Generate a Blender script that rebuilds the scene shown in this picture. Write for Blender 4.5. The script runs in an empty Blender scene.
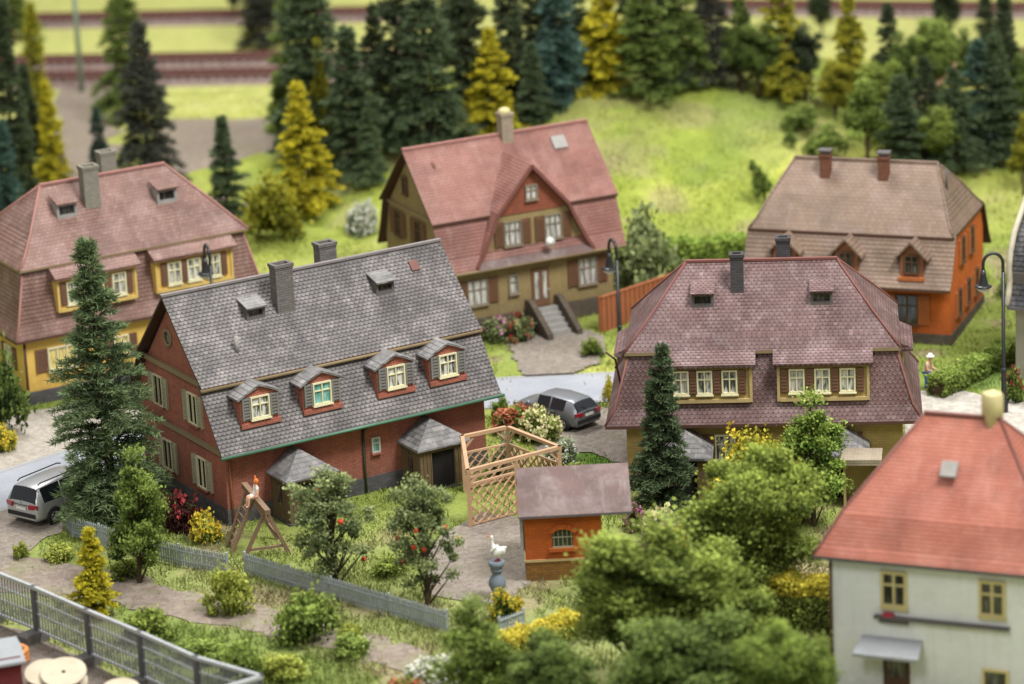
import bpy, math, random
import numpy as np
from mathutils import Matrix, Vector, noise as mnoise
R = math.radians
random.seed(7)
RNG = np.random.default_rng(11)
S = bpy.context.scene
COL = S.collection

# ------------------------------------------------------------------ camera
F_PX, PITCH, ROLL, CAM_H = 3620.2, R(17.02), R(2.79), 52.8
_p, _r = PITCH, ROLL
FW = Vector((0, math.cos(_p), -math.sin(_p)))
_up0 = Vector((0, math.sin(_p), math.cos(_p))); _rt0 = Vector((1, 0, 0))
UP = math.cos(_r) * _up0 + math.sin(_r) * _rt0
RT = math.cos(_r) * _rt0 - math.sin(_r) * _up0
CAM = Vector((0, 0, CAM_H))
cd = bpy.data.cameras.new('camera'); cam = bpy.data.objects.new('camera', cd); COL.objects.link(cam)
cam.matrix_world = Matrix(((RT.x, UP.x, -FW.x, 0), (RT.y, UP.y, -FW.y, 0), (RT.z, UP.z, -FW.z, CAM_H), (0, 0, 0, 1)))
cd.sensor_width = 36; cd.lens = F_PX / 1024 * 36
cd.clip_end = 3000; cd.clip_start = 1
cd.dof.use_dof = True; cd.dof.focus_distance = 157.0; cd.dof.aperture_fstop = 0.1273 / 1.0
S.camera = cam

# ------------------------------------------------------------------ terrain
def zt(x, y):
    sx = 15.0 if x < 7 else 13.0
    sy = 13.5 if y < 209 else 8.0
    h = 6.8 * math.exp(-((x - 7) / sx) ** 2 * .5 - ((y - 209) / sy) ** 2 * .5)
    h += 1.3 * math.exp(-((x - 30) / 9) ** 2 * .5 - ((y - 205) / 9) ** 2 * .5)
    return h
def ray(px, py): return (FW + RT * ((px - 512) / F_PX) + UP * ((342 - py) / F_PX))
def gp(px, py, z=0.0):
    d = ray(px, py); return CAM + d * ((z - CAM_H) / d.z)
def gpt(px, py):
    d = ray(px, py); t = 100.0
    while t < 420:
        q = CAM + d * t
        if q.z <= zt(q.x, q.y): break
        t += .25
    return CAM + d * t
def pxm(q):   # pixels per metre at a world point
    return F_PX / (Vector(q) - CAM).dot(FW)

# ------------------------------------------------------------------ materials
def s2l(c):
    g = .3 * c[0] + .59 * c[1] + .11 * c[2]; c = tuple(g + (v - g) * .9 for v in c)   # mixed towards grey to offset saturation gained from bounced light
    return tuple(((v / 255) / 12.92 if v / 255 <= .04045 else ((v / 255 + .055) / 1.055) ** 2.4) for v in c) + (1.0,)
def scl(c, k): return (min(c[0] * k, .95), min(c[1] * k, .95), min(c[2] * k, .95), 1)
class NT:
    def __init__(s, name):
        s.m = bpy.data.materials.new(name); s.m.use_nodes = True
        s.t = s.m.node_tree; s.b = s.t.nodes['Principled BSDF']
    def n(s, typ, ins=None, **pr):
        nd = s.t.nodes.new(typ)
        for k, v in pr.items(): setattr(nd, k, v)
        for k, v in (ins or {}).items():
            if isinstance(v, bpy.types.NodeSocket): s.t.links.new(v, nd.inputs[k])
            else: nd.inputs[k].default_value = v
        return nd
    def ma(s, op, a, b=0.0, c=0.0): return s.n('ShaderNodeMath', {0: a, 1: b, 2: c}, operation=op).outputs[0]
    def mr(s, v, a, b, c=0.0, d=1.0): return s.n('ShaderNodeMapRange', {0: v, 1: a, 2: b, 3: c, 4: d}, clamp=True).outputs[0]
    def mix(s, f, a, b, bt='MIX'):
        nd = s.n('ShaderNodeMix', data_type='RGBA', blend_type=bt)
        for i, v in ((0, f), (6, a), (7, b)):
            if isinstance(v, bpy.types.NodeSocket): s.t.links.new(v, nd.inputs[i])
            else: nd.inputs[i].default_value = v
        return nd.outputs[2]
    def noise(s, vec, scale, detail=4.0, rough=.55): 
        return s.n('ShaderNodeTexNoise', {'Vector': vec, 'Scale': scale, 'Detail': detail, 'Roughness': rough}).outputs['Fac']
    def obj(s): return s.n('ShaderNodeTexCoord').outputs['Object']
    def uv(s): return s.n('ShaderNodeUVMap').outputs['UV']
    def xyz(s, v):
        nd = s.n('ShaderNodeSeparateXYZ', {0: v}); return nd.outputs
    def set(s, color=None, rough=None, bump=None, bs=.5, bd=.02, metal=None, spec=.3):
        if color is not None:
            if isinstance(color, bpy.types.NodeSocket): s.t.links.new(color, s.b.inputs['Base Color'])
            else: s.b.inputs['Base Color'].default_value = color
        if rough is not None:
            if isinstance(rough, bpy.types.NodeSocket): s.t.links.new(rough, s.b.inputs['Roughness'])
            else: s.b.inputs['Roughness'].default_value = rough
        if metal is not None: s.b.inputs['Metallic'].default_value = metal
        s.b.inputs['Specular IOR Level'].default_value = spec
        if bump is not None:
            bn = s.n('ShaderNodeBump', {'Height': bump, 'Strength': bs, 'Distance': bd})
            s.t.links.new(bn.outputs[0], s.b.inputs['Normal'])
        return s.m

def m_tiles(name, c1, c2, tw=.215, th=.2, scallop=.6, dust=.35, dcol=(190, 180, 175), gap=.28, sheen=.6, vary=1.0):
    t = NT(name); u, v, _ = t.xyz(t.uv())
    wob = t.ma('MULTIPLY', t.ma('SUBTRACT', t.noise(t.uv(), 1.3, 2), .5), .05)
    a = t.ma('DIVIDE', u, tw); b = t.ma('DIVIDE', t.ma('ADD', v, wob), th)
    row = t.ma('FLOOR', b); off = t.ma('FRACT', t.ma('MULTIPLY', row, .5)); a2 = t.ma('ADD', a, off)
    ix = t.ma('FLOOR', a2); fx = t.ma('SUBTRACT', t.ma('FRACT', a2), .5); ft = t.ma('FRACT', b)
    edge = t.ma('MULTIPLY', t.ma('MULTIPLY', fx, fx), 4 * scallop)
    mask = t.mr(t.ma('SUBTRACT', ft, edge), -.02, .22)
    side = t.mr(t.ma('ABSOLUTE', fx), .34, .5, 1, .5)
    top = t.mr(ft, .5, 1.0, 1.0, .8)
    msk = t.ma('MULTIPLY', t.ma('MULTIPLY', mask, side), top)
    cv = t.n('ShaderNodeCombineXYZ', {0: ix, 1: row}).outputs[0]
    wn = t.n('ShaderNodeTexWhiteNoise', {'Vector': cv}, noise_dimensions='3D').outputs[0]
    ob = t.obj()
    big = t.noise(ob, .35, 5, .6)
    fac = t.ma('ADD', t.ma('MULTIPLY', wn, .3 + .4 * vary), t.mr(big, .35, .65, -.15, .5))
    col = t.mix(fac, s2l(c1), s2l(c2))
    d = t.ma('MULTIPLY', t.mr(t.noise(ob, .8, 6, .7), .48, .72), dust)
    col = t.mix(d, col, s2l(dcol))
    mp = t.n('ShaderNodeMapping', {'Vector': t.uv(), 'Scale': (1.6, .3, 1)}).outputs[0]; stk = t.noise(mp, 1.0, 5, .7)
    col = t.mix(t.mr(stk, .55, .72, 0, dust), col, s2l(dcol)); col = t.mix(t.mr(stk, .44, .3, 0, .45), col, scl(s2l(c1), .6))
    odd = t.n('ShaderNodeTexWhiteNoise', {'Vector': t.n('ShaderNodeCombineXYZ', {0: row, 1: ix, 2: 3.0}).outputs[0]}, noise_dimensions='3D').outputs[0]
    col = t.mix(t.ma('MULTIPLY', t.ma('GREATER_THAN', odd, .94), .5 * vary), col, scl(s2l(c1), .55)); col = t.mix(t.ma('MULTIPLY', t.ma('LESS_THAN', odd, .04), .4 * vary), col, s2l(dcol))
    dk = t.mr(t.noise(ob, .5, 3), .3, .55, .72, 1.0)
    k = t.ma('MULTIPLY', t.mr(msk, 0, 1, gap, 1.0), dk)  # shadow at the tile laps and gaps is multiplied into the colour
    kc = t.n('ShaderNodeCombineXYZ', {0: k, 1: k, 2: k}).outputs[0]
    col = t.mix(1.0, col, kc, 'MULTIPLY')
    h = t.ma('MULTIPLY', mask, t.mr(ft, 0, 1, 1.0, .35))
    return t.set(col, sheen, h, .9, .03, spec=.4)
def m_wall(name, c, brick=.5, contrast=.12, dirt=.35, dcol=(70, 55, 45)):
    t = NT(name); uv = t.uv(); ob = t.obj(); base = s2l(c)
    br = t.n('ShaderNodeTexBrick', {'Vector': uv, 'Color1': scl(base, 1 + contrast), 'Color2': scl(base, 1 - contrast), 'Mortar': scl(base, 1 - brick * .5),
             'Scale': 1.0, 'Mortar Size': .012, 'Mortar Smooth': .4, 'Brick Width': .3, 'Row Height': .11})
    br.offset = .5
    col = br.outputs['Color']
    n1 = t.noise(ob, .45, 6, .65); n2 = t.noise(ob, 3.5, 5, .6)
    col = t.mix(t.mr(n1, .35, .7, 0, dirt), col, scl(s2l(dcol), 1.0))
    col = t.mix(t.mr(n2, .3, .75, 0, .22), col, scl(base, 1.35))
    z = t.xyz(ob)[2]
    col = t.mix(t.ma('MULTIPLY', t.mr(z, .0, 2.2, .75, 0), t.mr(n2, .2, .6)), col, s2l(dcol))
    mp = t.n('ShaderNodeMapping', {'Vector': uv, 'Scale': (3.2, .25, 1)}).outputs[0]; st = t.noise(mp, 1.0, 5, .65)
    col = t.mix(t.mr(st, .52, .72, 0, dirt * .9), col, s2l(dcol))
    return t.set(col, .85, t.ma('ADD', t.ma('MULTIPLY', br.outputs['Fac'], -.6), n2), .35 if brick else .15, .02, spec=.2)
def m_paint(name, c, var=.25, rough=.6, sc=2.0, dark=(60, 50, 42), metal=0, bump=.2, spec=.3):
    t = NT(name); ob = t.obj(); base = s2l(c)
    n1 = t.noise(ob, sc, 5, .65); n2 = t.noise(ob, sc * 9, 4)
    col = t.mix(t.mr(n1, .4, .75, 0, var), base, s2l(dark))
    col = t.mix(t.mr(n2, .35, .7, 0, var * .8), col, scl(base, 1.4))
    return t.set(col, rough, n2, bump, .01, metal=metal, spec=spec)
def m_wood(name, c1, c2, rough=.7):
    t = NT(name); ob = t.obj()
    mp = t.n('ShaderNodeMapping', {'Vector': t.uv(), 'Scale': (1.2, 14, 1)}).outputs[0]
    n1 = t.noise(mp, 2.0, 5, .6); n2 = t.noise(ob, 1.1, 4)
    col = t.mix(t.mr(n1, .3, .7), s2l(c1), s2l(c2))
    col = t.mix(t.mr(n2, .4, .8, 0, .5), col, scl(s2l(c1), .5))
    return t.set(col, rough, n1, .3, .01, spec=.2)
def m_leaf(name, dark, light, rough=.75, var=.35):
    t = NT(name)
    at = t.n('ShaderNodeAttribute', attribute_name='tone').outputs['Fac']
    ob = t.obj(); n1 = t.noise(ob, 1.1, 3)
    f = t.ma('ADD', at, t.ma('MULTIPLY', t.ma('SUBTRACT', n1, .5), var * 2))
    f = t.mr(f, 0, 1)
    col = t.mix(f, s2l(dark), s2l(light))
    t.set(col, rough, spec=.15)
    tr = t.n('ShaderNodeBsdfTranslucent', {'Color': col})
    mx = t.n('ShaderNodeMixShader', {0: .22, 1: t.b.outputs[0], 2: tr.outputs[0]})
    t.t.links.new(mx.outputs[0], t.t.nodes['Material Output'].inputs[0])
    return t.m
def m_pane(name='window_glass', cur=(205, 205, 196), drk=(70, 74, 74), lo=.42, hi=.58):
    t = NT(name); ob = t.obj()
    mp = t.n('ShaderNodeMapping', {'Vector': ob, 'Scale': (5, 5, .9)}).outputs[0]
    n1 = t.noise(mp, 1.6, 3)
    col = t.mix(t.mr(n1, lo, hi), s2l(drk), s2l(cur))
    m = t.set(col, .12, spec=.5)
    t.b.inputs['Coat Weight'].default_value = .5
    t.b.inputs['Coat Roughness'].default_value = .05
    return m
def m_gravel(name, c, c2, sc=6.0, patch=.3, pc=(100, 110, 60)):
    t = NT(name); ob = t.obj()
    v = t.n('ShaderNodeTexVoronoi', {'Vector': ob, 'Scale': sc}); n1 = t.noise(ob, .5, 6, .65); n2 = t.noise(ob, 9, 4, .7)
    col = t.mix(t.mr(t.xyz(v.outputs['Color'])[0], 0, 1), s2l(c), s2l(c2))
    col = t.mix(t.mr(n2, .35, .7, 0, .6), col, scl(s2l(c), .55))
    col = t.mix(t.mr(n1, .5, .68, 0, patch), col, s2l(pc))
    return t.set(col, .95, t.ma('ADD', v.outputs['Distance'], n2), .6, .05, spec=.1)

M = {}
M['roof_grey'] = m_tiles('grey_roof_tiles', (91, 86, 84), (116, 110, 107), tw=.22, th=.18, scallop=.42, dust=.4, gap=.32, vary=.4)
M['roof_purple'] = m_tiles('purple_roof_tiles', (100, 68, 65), (126, 94, 90), tw=.22, th=.18, scallop=.42, gap=.36, vary=.4, dust=.38, dcol=(185, 160, 160))
M['roof_pink'] = m_tiles('dusty_red_roof_tiles', (124, 86, 75), (150, 113, 99), tw=.24, scallop=.1, dust=.4, dcol=(190, 160, 150), gap=.45, vary=.35)
M['roof_salmon'] = m_tiles('pale_red_roof_tiles', (138, 87, 76), (154, 106, 93), tw=.3, th=.17, scallop=0, dust=.25, dcol=(200, 160, 150), gap=.62, vary=.1)
M['roof_tan'] = m_tiles('tan_brown_roof_tiles', (122, 99, 80), (143, 118, 98), tw=.3, th=.22, scallop=.05, dust=.3, dcol=(175, 150, 145), gap=.6, vary=.1)
M['roof_red'] = m_tiles('bright_red_roof_tiles', (166, 90, 70), (184, 110, 88), tw=.25, th=.16, scallop=0, dust=.22, dcol=(215, 165, 150), gap=.72, vary=.1)
M['roof_shed'] = m_tiles('brown_felt_roof', (104, 77, 72), (120, 94, 88), tw=9, th=9, scallop=0, dust=.3, gap=.9, vary=.1)
M['roof_lead'] = m_tiles('grey_slate', (104, 102, 102), (130, 128, 126), tw=.3, th=.25, scallop=0, dust=.4, gap=.75)
M['roof_dark'] = m_tiles('dark_slate_tiles', (46, 46, 50), (72, 72, 74), tw=.3, th=.25, scallop=.1, dust=.2)
M['w_red'] = m_wall('red_brick', (174, 102, 82), 1.0, .14)
M['w_yellow'] = m_wall('yellow_plaster', (218, 178, 84), 0, .02, .15, (150, 110, 50))
M['w_ochre'] = m_wall('ochre_brick', (176, 150, 88), .6, .08, .25, (95, 80, 45))
M['w_tan'] = m_wall('olive_tan_brick', (150, 130, 86), .6, .08, .25, (85, 72, 45))
M['w_orange'] = m_wall('orange_brick', (204, 100, 36), .6, .1, .4, (130, 62, 32))
M['w_brown'] = m_wall('brown_shingle', (150, 96, 66), .8, .1, .2)
M['w_white'] = m_wall('white_plaster', (230, 231, 232), 0, .02, .34, (172, 172, 168))
M['w_grey'] = m_wall('grey_plaster', (160, 155, 140), 0, .02, .3, (110, 105, 95))
M['w_hang'] = m_wall('red_brown_boarding', (142, 78, 56), .8, .12, .2)
M['plinth'] = m_wall('grey_stone', (100, 98, 100), 1.0, .2, .3, (60, 58, 55))
M['plinth_br'] = m_wall('brown_stone', (104, 92, 78), 1.0, .2, .3, (60, 52, 45))
M['plinth_or'] = m_wall('yellow_brown_stone', (158, 108, 44), 1.0, .2, .25, (90, 70, 40))
M['trim'] = m_paint('beige_trim', (138, 118, 84))
M['trim_y'] = m_paint('yellow_trim', (208, 176, 96), .15)
M['trim_o'] = m_paint('ochre_trim', (184, 160, 106), .15)
M['trim_d'] = m_paint('dark_brown_trim', (84, 56, 44))
M['ridge_r'] = m_paint('red_ridge_tiles', (120, 72, 64), .35)
M['ridge_g'] = m_paint('grey_ridge_tiles', (128, 120, 118), .35)
M['ridge_p'] = m_paint('pink_ridge_tiles', (164, 112, 102), .3)
M['frame_c'] = m_paint('cream_window_frame', (222, 214, 172), .12, .5)
M['frame_w'] = m_paint('white_window_frame', (196, 193, 182), .12, .5)
M['frame_y'] = m_paint('straw_window_frame', (204, 188, 130), .15, .5)
M['frame_t'] = m_paint('grey_brown_window_frame', (136, 124, 104), .15, .5)
M['pane_c'] = m_pane('curtained_glass', (196, 194, 186), (104, 104, 102), .34, .56)
M['frame_d'] = m_paint('dark_window_frame', (92, 66, 48), .15, .5)
M['sh_olive'] = m_paint('olive_cream_shutter', (168, 162, 132), .25)
M['sh_grey'] = m_paint('grey_shutter', (122, 120, 114), .3)
M['sh_brown'] = m_paint('red_brown_shutter', (116, 82, 62), .2)
M['sh_dk'] = m_paint('brown_shutter', (112, 78, 54), .25)
M['sh_orange'] = m_paint('orange_brown_shutter', (176, 96, 48), .25)
M['pane'] = m_pane()
M['pane_d'] = m_pane('dark_window_glass', (120, 120, 116), (48, 46, 44), .5, .75)
M['pane_t'] = m_pane('teal_window_glass', (130, 190, 180), (80, 150, 140))
M['pane_y'] = m_pane('yellow_curtain_glass', (226, 208, 120), (190, 170, 96))
M['black'] = m_paint('black_opening', (24, 23, 22), .1, .9)
M['chim_g'] = m_wall('grey_brick_chimney', (112, 108, 104), 1.0, .2, .3)
M['curve'] = m_paint('cream_gable_moulding', (176, 168, 144), .35)
M['chim_m'] = m_wall('mid_grey_chimney', (136, 132, 118), .8, .12, .25)
M['chim_d'] = m_wall('dark_slate_chimney', (74, 72, 74), 1.0, .2, .2)
M['chim_br'] = m_wall('red_brown_chimney', (122, 78, 58), 1.0, .15, .2)
M['chim_t'] = m_wall('stone_chimney', (160, 146, 124), .8, .12, .25)
M['chim_y'] = m_paint('cream_chimney', (200, 186, 130), .2)
M['conc'] = m_paint('concrete', (150, 147, 141), .3, .85)
M['conc_d'] = m_paint('dark_concrete', (96, 92, 90), .35, .9)
M['green_pipe'] = m_paint('green_gutter', (74, 118, 92), .25, .4)
M['dark_green'] = m_paint('dark_green_downpipe', (56, 66, 44), .2, .5)
M['copper'] = m_paint('rusty_pipe', (150, 90, 60), .3, .6)
M['metal'] = m_paint('galvanised_steel', (180, 184, 186), .3, .45, metal=.3)
M['metal_b'] = m_paint('weathered_steel_bars', (134, 138, 140), .3, .5, metal=.3)
M['metal_d'] = m_paint('dark_steel', (92, 94, 96), .3, .5, metal=.3)
M['lampblack'] = m_paint('black_lacquer', (34, 36, 38), .1, .35, spec=.5)
M['lampglass'] = m_paint('frosted_lamp_glass', (190, 188, 180), .1, .3)
M['picket'] = m_paint('grey_blue_picket_paint', (156, 164, 166), .3, .7)
M['wood_l'] = m_wood('light_wood', (200, 164, 128), (174, 134, 98))
M['wood_d'] = m_wood('weathered_brown_wood', (148, 120, 94), (108, 84, 64))
M['wood_o'] = m_wood('orange_brown_planks', (178, 106, 68), (142, 80, 50))
M['wood_v'] = m_wood('grey_brown_boards', (118, 98, 68), (92, 76, 54))
M['wood_p'] = m_wood('pale_plywood', (206, 194, 168), (190, 174, 146))
M['bark'] = m_wood('tree_bark', (88, 70, 52), (58, 46, 36), .9)
M['goose'] = m_paint('white_feathers', (228, 226, 218), .08)
M['beak'] = m_paint('orange_beak', (214, 120, 40), .1)
M['redp'] = m_paint('dark_pink_paint', (170, 50, 70), .1)
M['pedestal'] = m_paint('blue_grey_stone', (112, 124, 134), .3, .8)
M['apple'] = m_paint('red_apple_skin', (214, 58, 38), .15, .4)
M['skin'] = m_paint('skin', (222, 168, 138), .08)
M['whitecloth'] = m_paint('white_cloth', (226, 222, 214), .1, .8)
M['bluecloth'] = m_paint('blue_cloth', (40, 96, 176), .15, .8)
M['orangehair'] = m_paint('orange_hair', (214, 110, 44), .15, .8)
M['redhut'] = m_wall('dark_red_boards', (128, 40, 48), .8, .1, .2)
M['hutroof'] = m_paint('blue_grey_roof_sheet', (150, 153, 156), .2, .5)
M['orangep'] = m_paint('orange_plastic', (214, 130, 60), .2, .5)
M['rail'] = m_paint('rusty_rail', (116, 66, 58), .3, .5)
M['sleeper'] = m_paint('sleeper_wood', (86, 66, 58), .3, .9)
M['van'] = m_paint('silver_car_paint', (178, 180, 180), .06, .3, metal=.35, bump=0, spec=.5)
M['golf'] = m_paint('dark_grey_car_paint', (122, 126, 130), .06, .3, metal=.35, bump=0, spec=.5)
M['carglass'] = m_paint('dark_car_glass', (34, 38, 44), .05, .06, bump=0, spec=.6)
M['tyre'] = m_paint('tyre_rubber', (30, 30, 30), .1, .9)
M['rim'] = m_paint('alloy_rim', (170, 172, 172), .15, .35, metal=.4)
M['taill'] = m_paint('red_tail_light', (150, 22, 36), .05, .2, spec=.5)
M['plate'] = m_paint('white_number_plate', (220, 220, 214), .05, .5)
M['bumper'] = m_paint('black_plastic_trim', (42, 42, 42), .1, .7)
M['dirtcol'] = m_gravel('brown_soil', (122, 104, 88), (146, 128, 112))

# ------------------------------------------------------------------ object helpers
def T(x=0, y=0, z=0): return Matrix.Translation((x, y, z))
def RZ(a): return Matrix.Rotation(R(a), 4, 'Z')
def RX(a): return Matrix.Rotation(R(a), 4, 'X')
def RY(a): return Matrix.Rotation(R(a), 4, 'Y')
I4 = Matrix.Identity(4)
class MB:
    def __init__(s): s.v = []; s.f = []; s.sm = []
    def poly(s, pts, M4=None, smooth=False):
        b = len(s.v)
        for p in pts: s.v.append((M4 @ Vector(p)) if M4 is not None else Vector(p))
        s.f.append(tuple(range(b, b + len(pts)))); s.sm.append(smooth)
    def mesh(s, vs, fs, M4=None, smooth=False):
        b = len(s.v)
        for p in vs: s.v.append((M4 @ Vector(p)) if M4 is not None else Vector(p))
        for f in fs: s.f.append(tuple(i + b for i in f)); s.sm.append(smooth)
    def box(s, c, d, M4=None, ch=0.0):
        x, y, z = d[0] / 2, d[1] / 2, d[2] / 2
        vs = [(c[0] + a * x, c[1] + b * y, c[2] + e * z) for e in (-1, 1) for b in (-1, 1) for a in (-1, 1)]
        s.mesh(vs, [(0, 2, 3, 1), (4, 5, 7, 6), (0, 1, 5, 4), (1, 3, 7, 5), (3, 2, 6, 7), (2, 0, 4, 6)], M4)
    def beam(s, a, b, w, h, M4=None, upv=(0, 0, 1)):
        a, b = Vector(a), Vector(b); d = (b - a); L = d.length; d.normalize()
        u = Vector(upv)
        if abs(d.dot(u)) > .98: u = Vector((0, 1, 0))
        sd = d.cross(u).normalized(); u = sd.cross(d)
        vs = [p + sd * (i * w / 2) + u * (j * h / 2) for p in (a, b) for j in (-1, 1) for i in (-1, 1)]
        s.mesh(vs, [(0, 1, 3, 2), (4, 6, 7, 5), (0, 4, 5, 1), (1, 5, 7, 3), (3, 7, 6, 2), (2, 6, 4, 0)], M4)
    def tube(s, pts, rad, n=8, M4=None, caps=True, smooth=True):
        pts = [Vector(p) for p in pts]; rr = rad if isinstance(rad, (list, tuple)) else [rad] * len(pts)
        vs = []; fs = []; ref = None
        for i, p in enumerate(pts):
            d = (pts[min(i + 1, len(pts) - 1)] - pts[max(i - 1, 0)]).normalized()
            if ref is None: ref = Vector((1, 0, 0)) if abs(d.x) < .9 else Vector((0, 1, 0))
            sd = d.cross(ref).normalized(); ref2 = sd.cross(d); ref = ref2
            for k in range(n):
                a = 2 * math.pi * k / n; vs.append(p + (sd * math.cos(a) + ref2 * math.sin(a)) * rr[i])
        for i in range(len(pts) - 1):
            for k in range(n): fs.append((i * n + k, i * n + (k + 1) % n, (i + 1) * n + (k + 1) % n, (i + 1) * n + k))
        if caps: fs.append(tuple(range(n - 1, -1, -1))); fs.append(tuple(range((len(pts) - 1) * n, len(pts) * n)))
        s.mesh(vs, fs, M4, smooth)
    def lathe(s, prof, n=14, M4=None, smooth=True):
        vs = []; fs = []
        for r, z in prof:
            for k in range(n): a = 2 * math.pi * k / n; vs.append((r * math.cos(a), r * math.sin(a), z))
        for i in range(len(prof) - 1):
            for k in range(n): fs.append((i * n + k, i * n + (k + 1) % n, (i + 1) * n + (k + 1) % n, (i + 1) * n + k))
        fs.append(tuple(range(n - 1, -1, -1))); fs.append(tuple(range((len(prof) - 1) * n, len(prof) * n)))
        s.mesh(vs, fs, M4, smooth)
    def prism(s, prof, x0, x1, M4=None):   # profile in (y,z), extruded along x
        n = len(prof); vs = [(x0, y, z) for y, z in prof] + [(x1, y, z) for y, z in prof]
        fs = [tuple(range(n - 1, -1, -1)), tuple(range(n, 2 * n))] + [(i, (i + 1) % n, n + (i + 1) % n, n + i) for i in range(n)]
        s.mesh(vs, fs, M4)
    def build(s, name, mat, parent=None, fixn=True):
        me = bpy.data.meshes.new(name); me.from_pydata([tuple(v) for v in s.v], [], s.f); me.validate(clean_customdata=False)
        if fixn:
            import bmesh
            bm = bmesh.new(); bm.from_mesh(me); bmesh.ops.recalc_face_normals(bm, faces=bm.faces); bm.to_mesh(me); bm.free()
        if len(s.sm) == len(me.polygons): me.polygons.foreach_set('use_smooth', s.sm)
        uvl = me.uv_layers.new(name='UVMap'); me.update()
        for p in me.polygons:
            n = p.normal
            if abs(n.z) > .985: u = Vector((1, 0, 0)); w = Vector((0, 1, 0))
            else: u = Vector((-n.y, n.x, 0)).normalized(); w = n.cross(u)
            for li in p.loop_indices:
                c = me.vertices[me.loops[li].vertex_index].co; uvl.data[li].uv = (c.dot(u), c.dot(w))
        me.materials.append(mat)
        o = bpy.data.objects.new(name, me); COL.objects.link(o); o.parent = parent
        return o
def np_mesh(name, verts, nper, mat, tone=None, parent=None, faces=None):
    """verts (N*nper,3): N separate faces of nper corners each"""
    N = len(verts) // nper
    me = bpy.data.meshes.new(name)
    me.vertices.add(len(verts)); me.vertices.foreach_set('co', np.asarray(verts, np.float32).ravel())
    me.loops.add(len(verts)); me.loops.foreach_set('vertex_index', np.arange(len(verts), dtype=np.int32))
    me.polygons.add(N); me.polygons.foreach_set('loop_start', np.arange(0, N * nper, nper, dtype=np.int32))
    me.update(calc_edges=True)
    if tone is not None:
        at = me.attributes.new('tone', 'FLOAT', 'FACE'); at.data.foreach_set('value', np.asarray(tone, np.float32))
    me.materials.append(mat)
    o = bpy.data.objects.new(name, me); COL.objects.link(o); o.parent = parent
    return o
def root(name, loc=(0, 0, 0), rz=0.0, label=None, cat=None, group=None):
    o = bpy.data.objects.new(name, None); COL.objects.link(o); o.location = loc; o.rotation_euler = (0, 0, R(rz)); o.empty_display_size = .2
    return tag(o, label, cat, group)
def tag(o, label=None, cat=None, group=None, kind=None):
    if label: o['label'] = label
    if cat: o['category'] = cat
    if group: o['group'] = group
    if kind: o['kind'] = kind
    return o
def copy_tree(o, parent=None):
    c = o.copy(); COL.objects.link(c); c.parent = parent
    for ch in list(o.children): copy_tree(ch, c)
    return c

# ------------------------------------------------------------------ building helpers
# wall-local axes: x right as seen from outside, z up, outward is -y
def window(par, W4, x, z, w, h, fm, pm=None, sm=None, sw=.42, cols=2, rows=2, sill=True, deep=False, shs=(-1, 1), bar=.07, bh=None, sillm=None):
    if pm is None or pm == M['pane']: pm = random.choice((M['pane'], M['pane'], M['pane_c']))
    f = MB(); t = bar
    for sx in (-1, 1): f.box((x + sx * (w / 2 - t / 2), -.045, z), (t, .13, h), W4)
    for sz in (-1, 1): f.box((x, -.045, z + sz * (h / 2 - t / 2)), (w - 2 * t, .13, t), W4)
    for i in range(1, cols): f.box((x - w / 2 + w * i / cols, -.04, z), (t * .8, .1, h - 2 * t), W4)
    for j in range(1, rows):
        zz = z - h / 2 + h * (j / rows if rows != 2 else .62)
        f.box((x, -.038, zz), (w - 2 * t, .085, t * .7), W4)
    fo = f.build('window', fm, par); pp = par if deep else fo
    p = MB(); p.poly([(x - w / 2 + .01, -.014, z - h / 2 + .01), (x + w / 2 - .01, -.014, z - h / 2 + .01), (x + w / 2 - .01, -.014, z + h / 2 - .01), (x - w / 2 + .01, -.014, z + h / 2 - .01)], W4)
    p.build('window_pane' if deep else 'pane', pm, pp)
    if sill:
        q = MB(); q.box((x, -.07, z - h / 2 - .04), (w + .08, .2, .06), W4); q.build('window_sill' if deep else 'sill', sillm or fm, pp)
    if sm:
        for s in shs:
            q = MB(); cx = x + s * (w / 2 + sw / 2 + .02)
            q.box((cx, -.03, z), (sw, .07, h), W4)
            for sx in (-1, 1): q.box((cx + sx * (sw / 2 - .04), -.085, z), (.08, .045, h), W4)
            for k in range(int(h / .14)): q.box((cx, -.08, z - h / 2 + .1 + k * .14), (sw - .17, .05, .07), W4 )
            q.build('shutter', sm, par)
    return fo
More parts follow.
